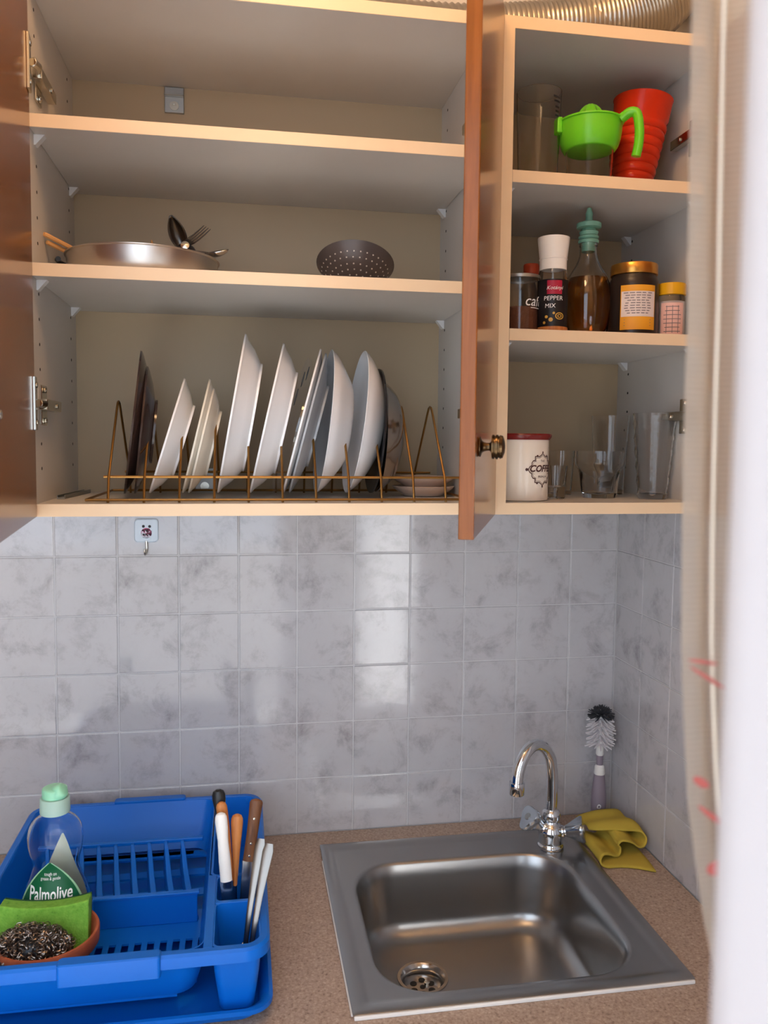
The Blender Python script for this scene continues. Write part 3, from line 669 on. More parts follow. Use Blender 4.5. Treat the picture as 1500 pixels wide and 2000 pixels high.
for k in range(3):
    vs = [(-.02,0,0),(.018,0,0),(.018,.001,0),(-.02,.001,0)]; wrap_print(tx, vs, [(0,1,2,3)], .0361, .0215-k*.004, math.radians(-104), .0010)
tx.build('small_print', 'ink_grey', lo, local=True)
ss = thing('salt_shaker', 'small shaker with yellow lid and pink label beside the spice jar', 'shaker', (.9325,-.272,Z0))
MB().lathe([(.0005,0),(.0185,0),(.0200,.002),(.0200,.058),(.0185,.062),(.0005,.062)], 36, cap0=False, cap1=False).build('body', 'glass', ss, local=True)
MB().lathe([(.0005,.003),(.0185,.003),(.0185,.053),(.0005,.054)], 30, cap0=False, cap1=False).build('salt', 'paper_label', ss, local=True)
MB().lathe([(.0187,.0622),(.0207,.063),(.0207,.077),(.0195,.0795),(.0005,.0800),(.0005,.0622)], 40, cap0=False, cap1=False, mod=lambda t: 1+.012*math.cos(24*t)).build('lid', 'yellow_lid', ss, local=True)
lb = MB(); wrap_patch(lb, .0201, .034, .004, .050, math.radians(-112), .0005, 14); lo = lb.build('label', 'pink_label', ss, local=True)
tx = MB()
for k in range(7):
    wrap_patch(tx, .0201, random.uniform(.018,.028), .044-k*.006, .0450-k*.006, math.radians(-112), .0009, 8)
for k in range(3):
    x = -.008+k*.008; wrap_print(tx, [(x-.0004,0,0),(x+.0004,0,0),(x+.0004,.04,0),(x-.0004,.04,0)], [(0,1,2,3)], .0201, .006, math.radians(-112), .0009)
tx.build('small_print', 'ink_grey', lo, local=True)
rb = thing('sauce_bottle', 'little bottle with orange red cap hidden behind the pepper mill', 'bottle', (.7425,-.195,Z0))
MB().lathe([(.0005,0),(.017,0),(.018,.003),(.018,.075),(.010,.090),(.0095,.096),(.0005,.096)], 30, cap0=False, cap1=False).build('body', 'dark_jar', rb, local=True)
MB().lathe([(.0005,.0962),(.0120,.0962),(.0120,.114),(.0110,.116),(.0005,.116)], 24, cap0=False, cap1=False).build('cap', 'red_cap', rb, local=True)

# ------------------------------------------------------------------ narrow cabinet, bottom shelf
cc = thing('coffee_tin', 'cream enamel coffee tin with dark red rim and brown emblem', 'tin', (.7105,-.259,ZF))
CR = .040
MB().lathe([(.0005,0),(CR-.004,0),(CR-.001,.0015),(CR-.0005,.004),(CR-.0005,.088),(CR-.001,.090),(CR-.0025,.090),(CR-.0025,.004),(.0005,.003)], 56, cap0=False, cap1=False).build('body', 'enamel', cc, local=True)
MB().lathe([(CR-.0022,.0882),(CR+.0005,.0885),(CR+.0032,.0925),(CR+.0037,.095),(CR+.0025,.0972),(CR-.001,.0968),(CR-.003,.0945)], 56, cap0=False, cap1=False).build('rim', 'red_rim', cc, local=True)
EA = math.radians(-60)
em = MB(); r_ = CR-.0005
outl = [(-.024,0),(-.0215,.004),(-.0185,.006),(-.0185,.0095),(-.0165,.0125),(-.0135,.013),(-.0135,.0185),(-.006,.0185),(-.003,.0205),(0,.023)]
outl = outl+[(-x,y) for x,y in outl[:-1][::-1]]; outl = outl+[(x,-y) for x,y in outl[1:-1][::-1]]
def stroke(b, pts, w, closed=True):
    n = len(pts)
    for k in range(n if closed else n-1):
        a_, c_ = Vector((*pts[k],0)), Vector((*pts[(k+1) % n],0)); d_ = c_-a_
        if d_.length < 1e-7: continue
        nn = Vector((-d_.y, d_.x, 0)).normalized()*w/2; e_ = d_.normalized()*w*.3
        wrap_print(b, [a_-e_+nn, c_+e_+nn, c_+e_-nn, a_-e_-nn], [(0,1,2,3)], r_, .046, EA, .0005)
stroke(em, outl, .0013); stroke(em, [(x*.9, y*.9) for x, y in outl], .0005)
for x, y in ((-.026,0),(.026,0)): vs, fs = disc(x, y, .0022, 12); wrap_print(em, vs, fs, r_, .046, EA, .0006)
for x, y in ((-.010,.0195),(.010,.0195),(-.010,-.0195),(.010,-.0195),(0,-.0245),(0,.0245)): vs, fs = disc(x, y, .0015, 10); wrap_print(em, vs, fs, r_, .046, EA, .0006)
em.build('emblem', 'ink_brown', cc, local=True)
tx = MB(); vs, fs = text_geo('COFFEE', .0132, .3, .0004); wrap_print(tx, vs, fs, r_, .047, EA, .0006)
vs, fs = text_geo('THE', .0045); wrap_print(tx, vs, fs, r_, .058, EA, .0006)
vs, fs = text_geo('PREMIUM', .0042); wrap_print(tx, vs, fs, r_, .0355, EA, .0006)
stroke(tx, [(-.015,-.0065),(.015,-.0065)], .0006, False)
tx.build('lettering', 'ink_brown', cc, local=True)

def glass_thing(name, label, loc, rb, rt, h, facet=None, base=.006, th=.0018, n=48, ring=None, group='drinking glasses on the bottom shelf'):
    t = thing(name, label, 'glass', loc, group=group); z0 = 0
    outer = [(.0005,0),(rb-.0015,0),(rb,.0015)]
    if facet:
        for k in range(1, 9): z = facet*k/8; outer.append((rb+(rt*.86-rb)*(k/8)**.8, z))
        outer += [(rt*.97, facet+.006),(rt, facet+.012),(rt, h)]
        inner = [(rt-th,h),(rt-th,facet+.012),(rt*.97-th,facet+.006),(rt*.84-th,facet),(rb-th,base+.002),(.0005,base)]
        rings = []
        N = 48
        for r, z in outer+inner[:0]:
            am = .035 if z < facet and z > .0005 else 0
            rings.append([(r*(1-am*abs(math.sin(4*2*PI*k/N)))*math.cos(2*PI*k/N), r*(1-am*abs(math.sin(4*2*PI*k/N)))*math.sin(2*PI*k/N), z) for k in range(N)])
        for r, z in inner: rings.append([(r*math.cos(2*PI*k/N), r*math.sin(2*PI*k/N), z) for k in range(N)])
        MB().loft(rings, cap0=False, cap1=False).build('body', 'glass', t, local=True)
    elif ring:
        for k in range(1, 25):
            z = h*k/24; outer.append((rb+(rt-rb)*k/24+.0009*math.sin(k*PI*2/4), z))
        inner = [(rt-th,h),((rt+rb)/2-th,h/2),(rb-th,base+.002),(.0005,base)]
        MB().lathe(outer+inner, n, cap0=False, cap1=False, mod=None).build('body', 'glass', t, local=True)
    else:
        MB().lathe(outer+[(rt,h),(rt-th,h),(rb-th,base+.002),(.0005,base)], n, cap0=False, cap1=False).build('body', 'glass', t, local=True)
    return t
glass_thing('shot_glass', 'small thick-bottomed shot glass beside the coffee tin', (.7755,-.228,ZF), .0155, .0185, .0505, base=.017)
glass_thing('tumbler', 'wide faceted glass tumbler in front on the bottom shelf', (.8575,-.206,ZF), .0265, .0385, .0725, facet=.044)
glass_thing('tall_glass', 'tall ringed glass near the right side of the bottom shelf', (.9305,-.238,ZF), .0215, .0325, .131, ring=True)
glass_thing('small_glass', 'small plain glass behind the shot glass and tumbler', (.820,-.140,ZF), .018, .022, .0725)
glass_thing('tall_glass', 'tall plain glass standing at the back behind the tumbler', (.915,-.118,ZF), .024, .031, .131)

# ------------------------------------------------------------------ duct on top of the cabinets
pts = spline([(.36,-.215,2.196),(.50,-.205,2.199),(.62,-.20,2.203),(.71,-.20,2.211),(.79,-.20,2.222),(.865,-.20,2.237),(.915,-.20,2.262),(.948,-.20,2.300)], 34)
rad = []
for k, p in enumerate(pts):
    u = k/(len(pts)-1); base = interp([(0,.028),(.3,.030),(.55,.034),(.72,.045),(.86,.055),(1,.058)], u)
    rad.append(base+(.0016 if k % 3 == 1 else -.0004))
dt = tag(MB().tube(pts, rad, 36, caps=False).build('flexible_duct', 'duct', None, origin=(.65,-.2,2.166), solid=.0006, angle=80), 'crinkled silver aluminium duct hose lying on top of the cabinets', 'duct hose')

# ------------------------------------------------------------------ hook on the tiles
hk = thing('wall_hook', 'pale square adhesive hook with a pink muzzle face print', 'hook', (.148, -.0005, 1.443))
b = MB(); b.loft([rrect(0,0,.0195,.0195,.006,0,6), rrect(0,0,.0195,.0195,.006,.0035,6), rrect(0,0,.0180,.0180,.005,.0050,6)], T(.148,-.0006,1.443) @ RX(PI/2))
pl_ = b.build('plate', 'hook_white', hk)
def flat_print(name, matn, shapes, par):
    b = MB()
    for vs, fs in shapes: b.add(vs, fs, T(.148,-.0058,1.443) @ RX(PI/2))
    return b.build(name, matn, par)
flat_print('eyes', 'ink_black', [disc(-.0045,.0075,.0024), disc(.0055,.0072,.0024)], pl_)
flat_print('muzzle', 'pink_print', [([(x,y-.004,-.0002) for x,y,_ in disc(0,0,.0088,24)[0]], disc(0,0,.0088,24)[1])], pl_)
def bar(x0,y0,x1,y1,w):
    d_ = Vector((x1-x0,y1-y0,0)); n_ = Vector((-d_.y,d_.x,0)).normalized()*w/2
    return [tuple(Vector((x0,y0,.0001))+n_),tuple(Vector((x1,y1,.0001))+n_),tuple(Vector((x1,y1,.0001))-n_),tuple(Vector((x0,y0,.0001))-n_)], [(0,1,2,3)]
flat_print('nose_and_mouth', 'ink_black', [([(-.0026,.0022,.0001),(.0030,.0022,.0001),(.0002,-.0014,.0001)],[(0,1,2)]), bar(.0002,-.001,.0002,-.0062,.0008), bar(.0002,-.0062,-.0030,-.0095,.0009), bar(.0002,-.0062,.0030,-.0085,.0009)], pl_)
MB().tube(spline([(.148,-.004,1.426),(.1485,-.0045,1.412),(.1475,-.008,1.405),(.147,-.0155,1.4045),(.147,-.0195,1.409),(.147,-.020,1.414)], 6), .0021, 10).build('hook', 'nickel', hk)

# ------------------------------------------------------------------ sink
ZS = ZC+.0065
X0, X1, Y0, Y1 = .4355, .8815, -.4845, -.0585
scx, scy, shx, shy = (X0+X1)/2, (Y0+Y1)/2, (X1-X0)/2, (Y1-Y0)/2
bx0, bx1, by0, by1 = .4785, .8320, -.4520, -.1340
bcx, bcy, bhx, bhy = (bx0+bx1)/2, (by0+by1)/2, (bx1-bx0)/2, (by1-by0)/2
sk = thing('sink', 'square inset stainless steel sink in the worktop', 'sink', (scx, scy, ZC))
FZ = .787; dx_, dy_ = .575, -.250
rings = [rrect(scx,scy,shx,shy,.003,ZC+.0042), rrect(scx,scy,shx,shy,.003,ZS-.0006), rrect(scx,scy,shx-.001,shy-.001,.003,ZS), rrect(scx,scy,shx-.016,shy-.016,.012,ZS),
    rrect(scx,scy,shx-.0185,shy-.0185,.012,ZS-.0016), rrect(scx,scy,shx-.026,shy-.026,.02,ZS-.0024), rrect(bcx,bcy,bhx+.006,bhy+.006,.078,ZS-.0026), rrect(bcx,bcy,bhx+.002,bhy+.002,.076,ZS-.0034), rrect(bcx,bcy,bhx-.001,bhy-.001,.074,ZS-.008)]
for k in range(1, 5): rings.append(rrect(bcx,bcy,bhx-.001-.003*k,bhy-.001-.003*k,.073-.001*k, ZS-.008-(ZS-.008-FZ-.034)*k/4))
for k in range(1, 7):
    a_ = PI/2*k/6; rings.append(rrect(bcx,bcy,bhx-.013-.034*(1-math.cos(a_)),bhy-.013-.034*(1-math.cos(a_)),.069-.012*k/6, FZ+.034*(1-math.sin(a_))))
for k in range(1, 6):
    u = k/5; q = 1-u
    rings.append(rrect(bcx*q+dx_*u, bcy*q+dy_*u, (bhx-.047)*q+.0385*u, (bhy-.047)*q+.0385*u, .057*q+.0384*u, FZ-.004*u))
MB().loft(rings, cap0=False, cap1=False).build('basin', 'steel', sk, angle=50)
dr = MB().lathe([(.0390,.0005),(.0385,.0022),(.034,.0022),(.0305,-.001),(.0275,-.006),(.0270,-.014),(.0005,-.014)], 48, T(dx_,dy_,FZ-.0045), cap0=False, cap1=False).build('drain', 'steel_polish', sk)
sh_ = MB()
for rr, cnt, hr in ((0,1,.0042),(.0155,6,.0052)):
    for k in range(cnt): sh_.lathe([(hr,0),(hr,.0006)], 16, T(dx_+rr*math.cos(2*PI*k/cnt+.4), dy_+rr*math.sin(2*PI*k/cnt+.4), FZ-.0184))
sh_.build('drain_holes', 'hole', dr)
MB().lathe([(.0045,0),(.0045,.003),(.0005,.004)], 14, T(dx_+.008,dy_+.006,FZ-.0184)).build('drain_screw', 'nickel', dr)
sl = MB().box(X0+.0015, X1-.0015, Y0-.0022, Y0+.004, ZC+.0002, ZC+.0050)
sl.box(X0-.0015, X0+.004, Y0+.006, Y1-.05, ZC+.0002, ZC+.0040)
sl.build('sealant_strip', 'white_plastic', sk, bevel=.001)

# ------------------------------------------------------------------ tap
fx, fy, fz = .8265, -.1195, ZS-.0022
fa = thing('tap', 'chrome two-handled swan neck tap at the sink corner', 'tap', (fx, fy, fz))
MB().lathe(smooth_prof([(.0215,0),(.0225,.004),(.0200,.009),(.0205,.018),(.0215,.028),(.0185,.037),(.0135,.043),(.0118,.048)], 4), 36, T(fx,fy,fz)).build('body', 'chrome', fa)
MB().lathe(smooth_prof([(.0118,.046),(.0150,.050),(.0158,.056),(.0145,.062),(.0115,.066)], 4), 32, T(fx,fy,fz)).build('collar', 'chrome', fa)
pts = spline([(fx,fy,fz+.062),(fx+.0005,fy,1.005),(fx-.0005,fy-.0005,1.035),(.8205,-.1240,1.063),(.805,-.1335,1.0855),(.784,-.1455,1.0945),(.764,-.158,1.0865),(.7505,-.1665,1.0645),(.7465,-.1690,1.043),(.7465,-.169,1.036)], 7)
sp_ = MB().tube(pts, .0098, 20).build('spout', 'chrome', fa)
MB().lathe([(.0100,.0205),(.0122,.0205),(.0126,.019),(.0126,.001),(.0120,0),(.0100,0),(.0095,.002),(.0005,.002)], 28, T(.7465,-.169,1.0235), cap0=True, cap1=False).build('aerator', 'chrome', sp_)
for d_, lab in (((-.80,-.10,.62), 0), ((.80,-.34,.20), 1)):
    d_ = Vector(d_).normalized(); base = Vector((fx,fy,fz+.024))+d_*.014
    st_ = MB().lathe([(.0105,0),(.0105,.008),(.0085,.010),(.0085,.016)], 24, axis_m(base, d_)).build('valve_stem', 'chrome', fa)
    n_, K = 48, 9; rings = []
    for k in range(K):
        u = k/(K-1); R_ = interp([(0,.0095),(.15,.0115),(.6,.020),(.9,.0245),(1,.0225)], u); am = interp([(0,.0),(.3,.08),(1,.16)], u)
        rings.append([(R_*(1-am+am*math.cos(3*2*PI*q/n_))*math.cos(2*PI*q/n_), R_*(1-am+am*math.cos(3*2*PI*q/n_))*math.sin(2*PI*q/n_), .012+.030*u) for q in range(n_)])
    hdl = MB().loft(rings, axis_m(base, d_) @ RZ(.6)).build('handle', 'smoke_handle', fa, angle=50)
    MB().lathe([(.006,0),(.006,.001),(.0005,.0016)], 16, axis_m(base+d_*.042, d_)).build('handle_button', 'zinc', hdl)

# ------------------------------------------------------------------ bottle brush
BX, BY = .948, -.043
br = thing('bottle_brush', 'bottle brush with grey handle standing upright in the tiled corner', 'brush', (BX, BY, ZC))
MB().lathe(smooth_prof([(.024,.0),(.0235,.003),(.014,.006),(.0085,.012),(.0075,.022)], 4), 32, T(BX,BY,ZC)).build('suction_base', 'rubber_pale', br)
hb_ = MB().lathe(smooth_prof([(.0075,.020),(.0125,.0225),(.0140,.035),(.0135,.055),(.0115,.078),(.0095,.094)], 5), 28, T(BX,BY,ZC), sy=.8).build('handle', 'lilac', br)
lg = [(.0035*math.cos(t), .0035*math.sin(t)) for t in [PI*k/6 for k in range(13)]]
b = MB(); 
for k in range(10):
    t0_, t1_ = 2*PI*k/10, 2*PI*(k+1)/10
    f_ = lambda t, s: (s*(.0035+.0010*math.cos(t-.9)**4)*math.cos(t), -.0001, s*(.0040+.0012*math.sin(t))*math.sin(t))
    b.add([f_(t0_,1), f_(t1_,1), f_(t1_,.6), f_(t0_,.6)], [(0,1,2,3)], T(BX-.004,BY-.0113,ZC+.036) @ RZ(-.25))
b.build('handle_logo', 'ink_white', hb_)
MB().lathe([(.0095,.0935),(.0100,.0945),(.0085,.108),(.0065,.110),(.0060,.111)], 24, T(BX,BY,ZC)).build('collar', 'white_plastic', br)
MB().lathe([(.0060,.1105),(.0062,.128),(.0060,.129)], 20, T(BX,BY,ZC)).build('neck', 'lilac', br)
MB().lathe([(.0060,.1285),(.0072,.131),(.0066,.150),(.0040,.156),(.0030,.215),(.0005,.216)], 20, T(BX,BY,ZC)).build('core', 'white_plastic', br)
b = MB()
for L_ in range(7):
    z = ZC+.151+.0075*L_
    for k in range(13):
        t = 2*PI*(k+.5*(L_ % 2))/13+random.uniform(-.1,.1); l = random.uniform(.024,.028)
        p = Vector((BX,BY,z)); q = p+Vector((math.cos(t)*l, math.sin(t)*l*.95, -.005+random.uniform(-.002,.002)))
        b.tube([p, p*.5+q*.5+Vector((0,0,.0015)), q], [.0016,.0018,.0011], 5)
bo_ = b.build('bristles', 'bristle_white', br); bo_['kind'] = 'stuff'
b = MB()
for k in range(230):
    t = random.uniform(0,2*PI); ph = random.uniform(-.55,1.45); l = random.uniform(.017,.0225)
    d_ = Vector((math.cos(t)*math.cos(ph)*1.15, math.sin(t)*math.cos(ph)*1.0, math.sin(ph)*.85)); p = Vector((BX,BY,ZC+.203))
    b.tube([p+d_*.004, p+d_*l], [.0014,.0010], 4)
bo_ = b.build('tip_bristles', 'bristle_dark', br); bo_['kind'] = 'stuff'

# ------------------------------------------------------------------ yellow cloth
prof = spline([(.966,.0030,0),(.935,.0022,0),(.905,.0022,0),(.8865,.0035,0),(.8845,.0100,0),(.892,.0150,0),(.905,.0120,0),(.9165,.0070,0),(.924,.0085,0),(.926,.0185,0),(.9215,.0260,0),(.928,.0330,0),(.944,.0300,0),(.960,.0190,0),(.972,.0200,0),(.9765,.0300,0),(.970,.0385,0),(.955,.0400,0),(.930,.0385,0),(.905,.0330,0),(.893,.0280,0)], 5)
rows = []
for k in range(17):
    u = k/16
    row = []
    for q, p in enumerate(prof):
        s_ = q/(len(prof)-1)
        yfront = interp([(0,-.224),(.12,-.200),(.2,-.190),(.35,-.176),(.45,-.172),(.6,-.176),(.78,-.160),(.88,-.150),(1,-.118)], s_)
        if s_ < .12: yfront += .018*math.sin(PI*s_/.12)*.5
        yback = interp([(0,-.100),(1,-.070)], s_)
        y = yfront+(yback-yfront)*u
        wob = .0022*math.sin(9*u+6*s_)*min(1, p.y*60)
        row.append((p.x+.004*u+.004*math.sin(3*u+2*s_), y, ZC+max(.0022, p.y*(1+.06*math.sin(4*u))+wob)))
    rows.append(row)
tag(MB().loft(rows, closed=False, cap0=False, cap1=False).build('dish_cloth', 'yellow_cloth', None, origin=(.93,-.14,ZC), solid=.0026), 'folded yellow sponge cloth lying right of the tap', 'cloth')

# ------------------------------------------------------------------ blue dish rack on its tray
RX0, RX1, RY0, RY1 = -.030, .338, -.478, -.042
rcx, rcy, rhx, rhy = (RX0+RX1)/2, (RY0+RY1)/2, (RX1-RX0)/2, (RY1-RY0)/2
dt_ = thing('drip_tray', 'flat blue plastic drip tray under the dish rack', 'tray', (rcx, rcy, ZC))
tr = [rrect(rcx,rcy-.001,rhx-.020,rhy-.020,.02,ZC+.0004), rrect(rcx,rcy-.001,rhx-.012,rhy-.012,.025,ZC+.004), rrect(rcx,rcy-.001,rhx-.005,rhy-.005,.028,ZC+.020), rrect(rcx,rcy-.001,rhx+.001,rhy+.001,.03,ZC+.0225), rrect(rcx,rcy-.001,rhx+.001,rhy+.001,.03,ZC+.0195),
      rrect(rcx,rcy-.001,rhx+.0035,rhy+.0035,.03,ZC+.0190), rrect(rcx,rcy-.001,rhx+.0035,rhy+.0035,.03,ZC+.0245), rrect(rcx,rcy-.001,rhx-.001,rhy-.001,.03,ZC+.0248), rrect(rcx,rcy-.001,rhx-.008,rhy-.008,.026,ZC+.020), rrect(rcx,rcy-.001,rhx-.0145,rhy-.0145,.022,ZC+.0055), rrect(rcx,rcy-.001,rhx-.022,rhy-.022,.02,ZC+.003)]
MB().loft(tr).build('tray', 'blue', dt_)
rk = thing('dish_rack', 'blue plastic dish draining rack with plate slots and cutlery cup', 'dish rack', (rcx, rcy, ZC+.006))
ZR = .9985; ZFL = .922
cxA = .2605                                # right wall of the main basket; the cutlery cup is beyond it
# rim: one moulded collar round the whole rack
rim = [rrect(rcx,rcy,rhx,rhy,.030,ZR-.016), rrect(rcx,rcy,rhx,rhy,.030,ZR-.003), rrect(rcx,rcy,rhx-.003,rhy-.003,.028,ZR), rrect(rcx,rcy,rhx-.010,rhy-.010,.024,ZR), rrect(rcx,rcy,rhx-.012,rhy-.012,.022,ZR-.003), rrect(rcx,rcy,rhx-.012,rhy-.012,.022,ZR-.014), rrect(rcx,rcy,rhx-.003,rhy-.003,.028,ZR-.016)]
rm = MB().loft(rim, cap0=False, cap1=False, loop=True).build('rim', 'blue', rk)
for yy, s_ in ((RY0, 1), (RY1, -1)):
    h = MB(); x0, x1 = .098, .212
    h.loft([rrect((x0+x1)/2, yy+s_*.004, (x1-x0)/2, .0085, .004, z, 5) for z in (ZR-.0225, ZR+.0015)]+[rrect((x0+x1)/2, yy+s_*.004, (x1-x0)/2-.0015, .0070, .004, ZR+.003, 5)])
    h.build('grip', 'blue', rm)
# main basket: tapering walls down to a slotted floor
bk0, bk1, bl0, bl1 = RX0+.010, cxA, RY0+.010, RY1-.010
bw = MB(); mx, my, hx_, hy_ = (bk0+bk1)/2, (bl0+bl1)/2, (bk1-bk0)/2, (bl1-bl0)/2
def wring(z, ins, r): return rrect(mx,my,hx_-ins*.42,hy_-ins,r,z)
bw.loft([wring(ZR-.001,0,.02), wring(.955,.012,.022), wring(ZFL+.006,.026,.026), wring(ZFL+.006,.0285,.024), wring(.955,.0145,.020), wring(ZR-.001,.0025,.018)], cap0=False, cap1=False, loop=True)
bw.build('basket_wall', 'blue', rk)
fl_ = MB(); fx0, fx1, fy0, fy1 = bk0+.0115, bk1-.0115, bl0+.030, bl1-.030
# floor grid: solid border plus bars between the drain slots
sy0, sy1 = -.362, -.326
fl_.box(fx0+.022, fx1-.022, fy0, fy0+.022, ZFL, ZFL+.003).box(fx0, fx1, fy0+.022, sy0, ZFL, ZFL+.003).box(fx0, fx1, sy1, -.275, ZFL, ZFL+.003)
k = 0; x = fx0
while x < fx1:
    fl_.box(x, min(x+.0075, fx1), sy0, sy1, ZFL, ZFL+.003); x += .0165
for q in range(4): fl_.box(fx0, fx1, -.275+.058*q, -.275+.058*q+.018, ZFL, ZFL+.003)
fl_.box(fx0+.022, fx1-.022, fy1-.012, fy1, ZFL, ZFL+.003)
fl_.build('floor_grid', 'blue', rk)
MB().box(bk0+.017, bk1-.017, -.2885, -.2855, ZFL+.003, .966).box(bk0+.014, bk1-.014, -.291, -.283, .966, .970).build('divider', 'blue', rk, bevel=.0012)
MB().box(bk0+.016, bk1-.016, -.136, -.128, .966, .972).build('fin_rail', 'blue', rk, bevel=.0012)
f0 = None; nf = 9
for k in range(nf):
    xk = .012+.0250*k
    if f0 is None:
        pts = spline([(.0,-.134,.969),(.0005,-.143,.971),(.003,-.156,.962),(.0085,-.19,.947),(.0165,-.235,.937),(.026,-.284,.932)], 4)
        f_ = MB(); rgs = []
        for q, p in enumerate(pts):
            w = .0026+.0034*q/(len(pts)-1); zb0 = ZFL+.003
            rgs.append([(p.x-w, p.y-rcy, zb0-ZC-.006), (p.x+w*1.2, p.y-rcy, zb0-ZC-.006), (p.x+w, p.y-rcy, p.z-ZC-.006), (p.x-w*.6, p.y-rcy, p.z-ZC-.006)])
        f_.loft(rgs); f0 = f_.build('plate_fin', 'blue', rk, local=True, bevel=.0008, seg=1); o = f0
    else: o = f0.copy(); COL.objects.link(o)
    o.location = (xk-rcx, 0, 0)
# cutlery cup with two cells
def cell(x0, x1, y0, y1, name):
    c = MB(); cx, cy, hx, hy = (x0+x1)/2, (y0+y1)/2, (x1-x0)/2, (y1-y0)/2
    c.loft([rrect(cx,cy,hx-.0120,hy-.0105,.009,.9145), rrect(cx,cy,hx-.0055,hy-.0055,.008,.960), rrect(cx,cy,hx-.0028,hy-.0028,.008,ZR-.001), rrect(cx,cy,hx,hy,.010,ZR-.001), rrect(cx,cy,hx-.003,hy-.003,.010,.960), rrect(cx,cy,hx-.009,hy-.008,.010,.914), rrect(cx,cy,hx-.011,hy-.010,.010,.912)])
    return c.build(name, 'blue', rk)
cell(.269, RX1-.010, RY0+.010, -.372, 'cutlery_cell'); cell(.269, RX1-.010, -.371, -.306, 'cutlery_cell')
cell(.2625, RX1-.010, -.3045, RY1-.010, 'side_bay')
dk = MB()
dk.box(cxA-.001, .2705, RY0+.010, -.303, ZR-.003, ZR).box(.2705, RX1-.011, -.3745, -.3685, ZR-.003, ZR).box(.2705, RX1-.011, -.3075, -.303, ZR-.003, ZR)
dk.build('cup_deck', 'blue', rk, bevel=.001)

# ------------------------------------------------------------------ washing-up bottle
wbx, wby = .066, -.325
wbz = ZFL+.0032
pb = thing('soap_bottle', 'clear washing-up liquid bottle with mint cap and green label', 'bottle', (wbx, wby, wbz))
RXT = [(0,.040),(.004,.0435),(.02,.0455),(.05,.0460),(.080,.0410),(.102,.0325),(.118,.0285),(.135,.0325),(.150,.0345),(.165,.0330),(.177,.0265),(.184,.0165),(.188,.0145),(.194,.0142)]
def brx(z):
    P = spline([(a_,b_,0) for a_,b_ in RXT], 6); return interp([(p.x,p.y) for p in P], z)
def bry(z): return min(.62*brx(z)+.004, brx(z))
rings = []
zs = [.194*k/60 for k in range(61)]
for z in zs: rings.append([(brx(z)*math.cos(2*PI*q/40), bry(z)*math.sin(2*PI*q/40), z) for q in range(40)])
inn = []
for z in zs[::-1][:-2]: inn.append([((brx(z)-.0011)*math.cos(2*PI*q/40), (bry(z)-.0011)*math.sin(2*PI*q/40), max(z,.002)) for q in range(40)])
MB().loft(rings+inn).build('body', 'clear_plastic', pb, local=True)
rings = []
for k in range(22):
    z = .0022+.056*k/21; rings.append([((brx(z)-.0016)*math.cos(2*PI*q/40), (bry(z)-.0016)*math.sin(2*PI*q/40), z) for q in range(40)])
MB().loft(rings).build('liquid', 'soap', pb, local=True)
def tri_patch(b, half, z0, z1, eps, front=True, ofs=0, n=18, k=12):
    vs, fs = [], []
    for a_ in range(n+1):
        z = z0+(z1-z0)*a_/n; h = half(a_/n)
        for q in range(k+1):
            x = ofs*(1)+h*(-1+2*q/k); x = max(-brx(z)*.985, min(brx(z)*.985, x))
            y = -(bry(z))*math.sqrt(max(0, 1-(x/brx(z))**2))-eps
            vs.append((x, y if front else -y, z))
    for a_ in range(n):
        for q in range(k): fs.append((a_*(k+1)+q, a_*(k+1)+q+1, (a_+1)*(k+1)+q+1, (a_+1)*(k+1)+q))
    b.add(vs, fs)
b = MB(); tri_patch(b, lambda u: .001+.0365*(1-u**1.5)*interp([(0,.55),(.12,.9),(.25,1),(1,1)], u), .030, .146, -.0018, front=False, ofs=.004); b.build('back_label', 'label_pale', pb, local=True)
b = MB(); tri_patch(b, lambda u: .0008+.041*(1-u**2.2)*interp([(0,.35),(.16,.88),(.28,1),(1,1)], u), .045, .130, .0006, ofs=-.002); lo = b.build('front_label', 'label_green', pb, local=True)
b = MB(); 
for sgn in (-1, 1):
    vs, fs = [], []
    for a_ in range(19):
        u = .26+.74*a_/18; z = .045+.085*u
        h = .0008+.041*(1-u**2.2)
        for w in (h*.99-.0004, h+.0013):
            x = -.002+sgn*w; y = -bry(z)*math.sqrt(max(0, 1-min(1,(x/brx(z))**2)))-.0009; vs.append((x,y,z))
    fs = [(2*k, 2*k+1, 2*k+3, 2*k+2) for k in range(18)]; b.add(vs, fs)
b.build('label_border', 'label_line', lo, local=True)
b = MB()
def bottle_text(body, size, z, ofs=0., bold=0., xs=.7):
    vs, fs = text_geo(body, size, 0, bold); vs = [(x*xs,y,0) for x,y,_ in vs]
    out = []
    for x, y, _ in vs:
        zz = z+y; xx = x+ofs; out.append((xx, -bry(zz)*math.sqrt(max(0, 1-(xx/brx(zz))**2))-.0011, zz))
    b.add(out, fs)
bottle_text('Palmolive', .0225, .0900, -.002, .0003, .62); bottle_text('tough on', .0060, .1145, -.002); bottle_text('grease & gentle', .0056, .1090, -.002)
b.build('lettering', 'ink_white', lo, local=True)
MB().lathe([(.0143,.186),(.0182,.1865),(.0188,.188),(.0182,.2055),(.0175,.2065),(.0005,.2065),(.0005,.1945),(.0148,.1945)], 36, cap0=False, cap1=False).build('cap_collar', 'cap_collar', pb, local=True)
b = MB().lathe(smooth_prof([(.0150,.2066),(.0156,.2085),(.0156,.216),(.0145,.2185),(.0100,.2200),(.0005,.2205)], 4), 36, cap1=True)
b.lathe(smooth_prof([(.0105,.0),(.0100,.010),(.0075,.0145),(.0005,.0155)], 4), 20, axis_m((.001,-.004,.2105), (.55,-.15,.35)))
b.build('cap', 'mint_cap', pb, local=True)

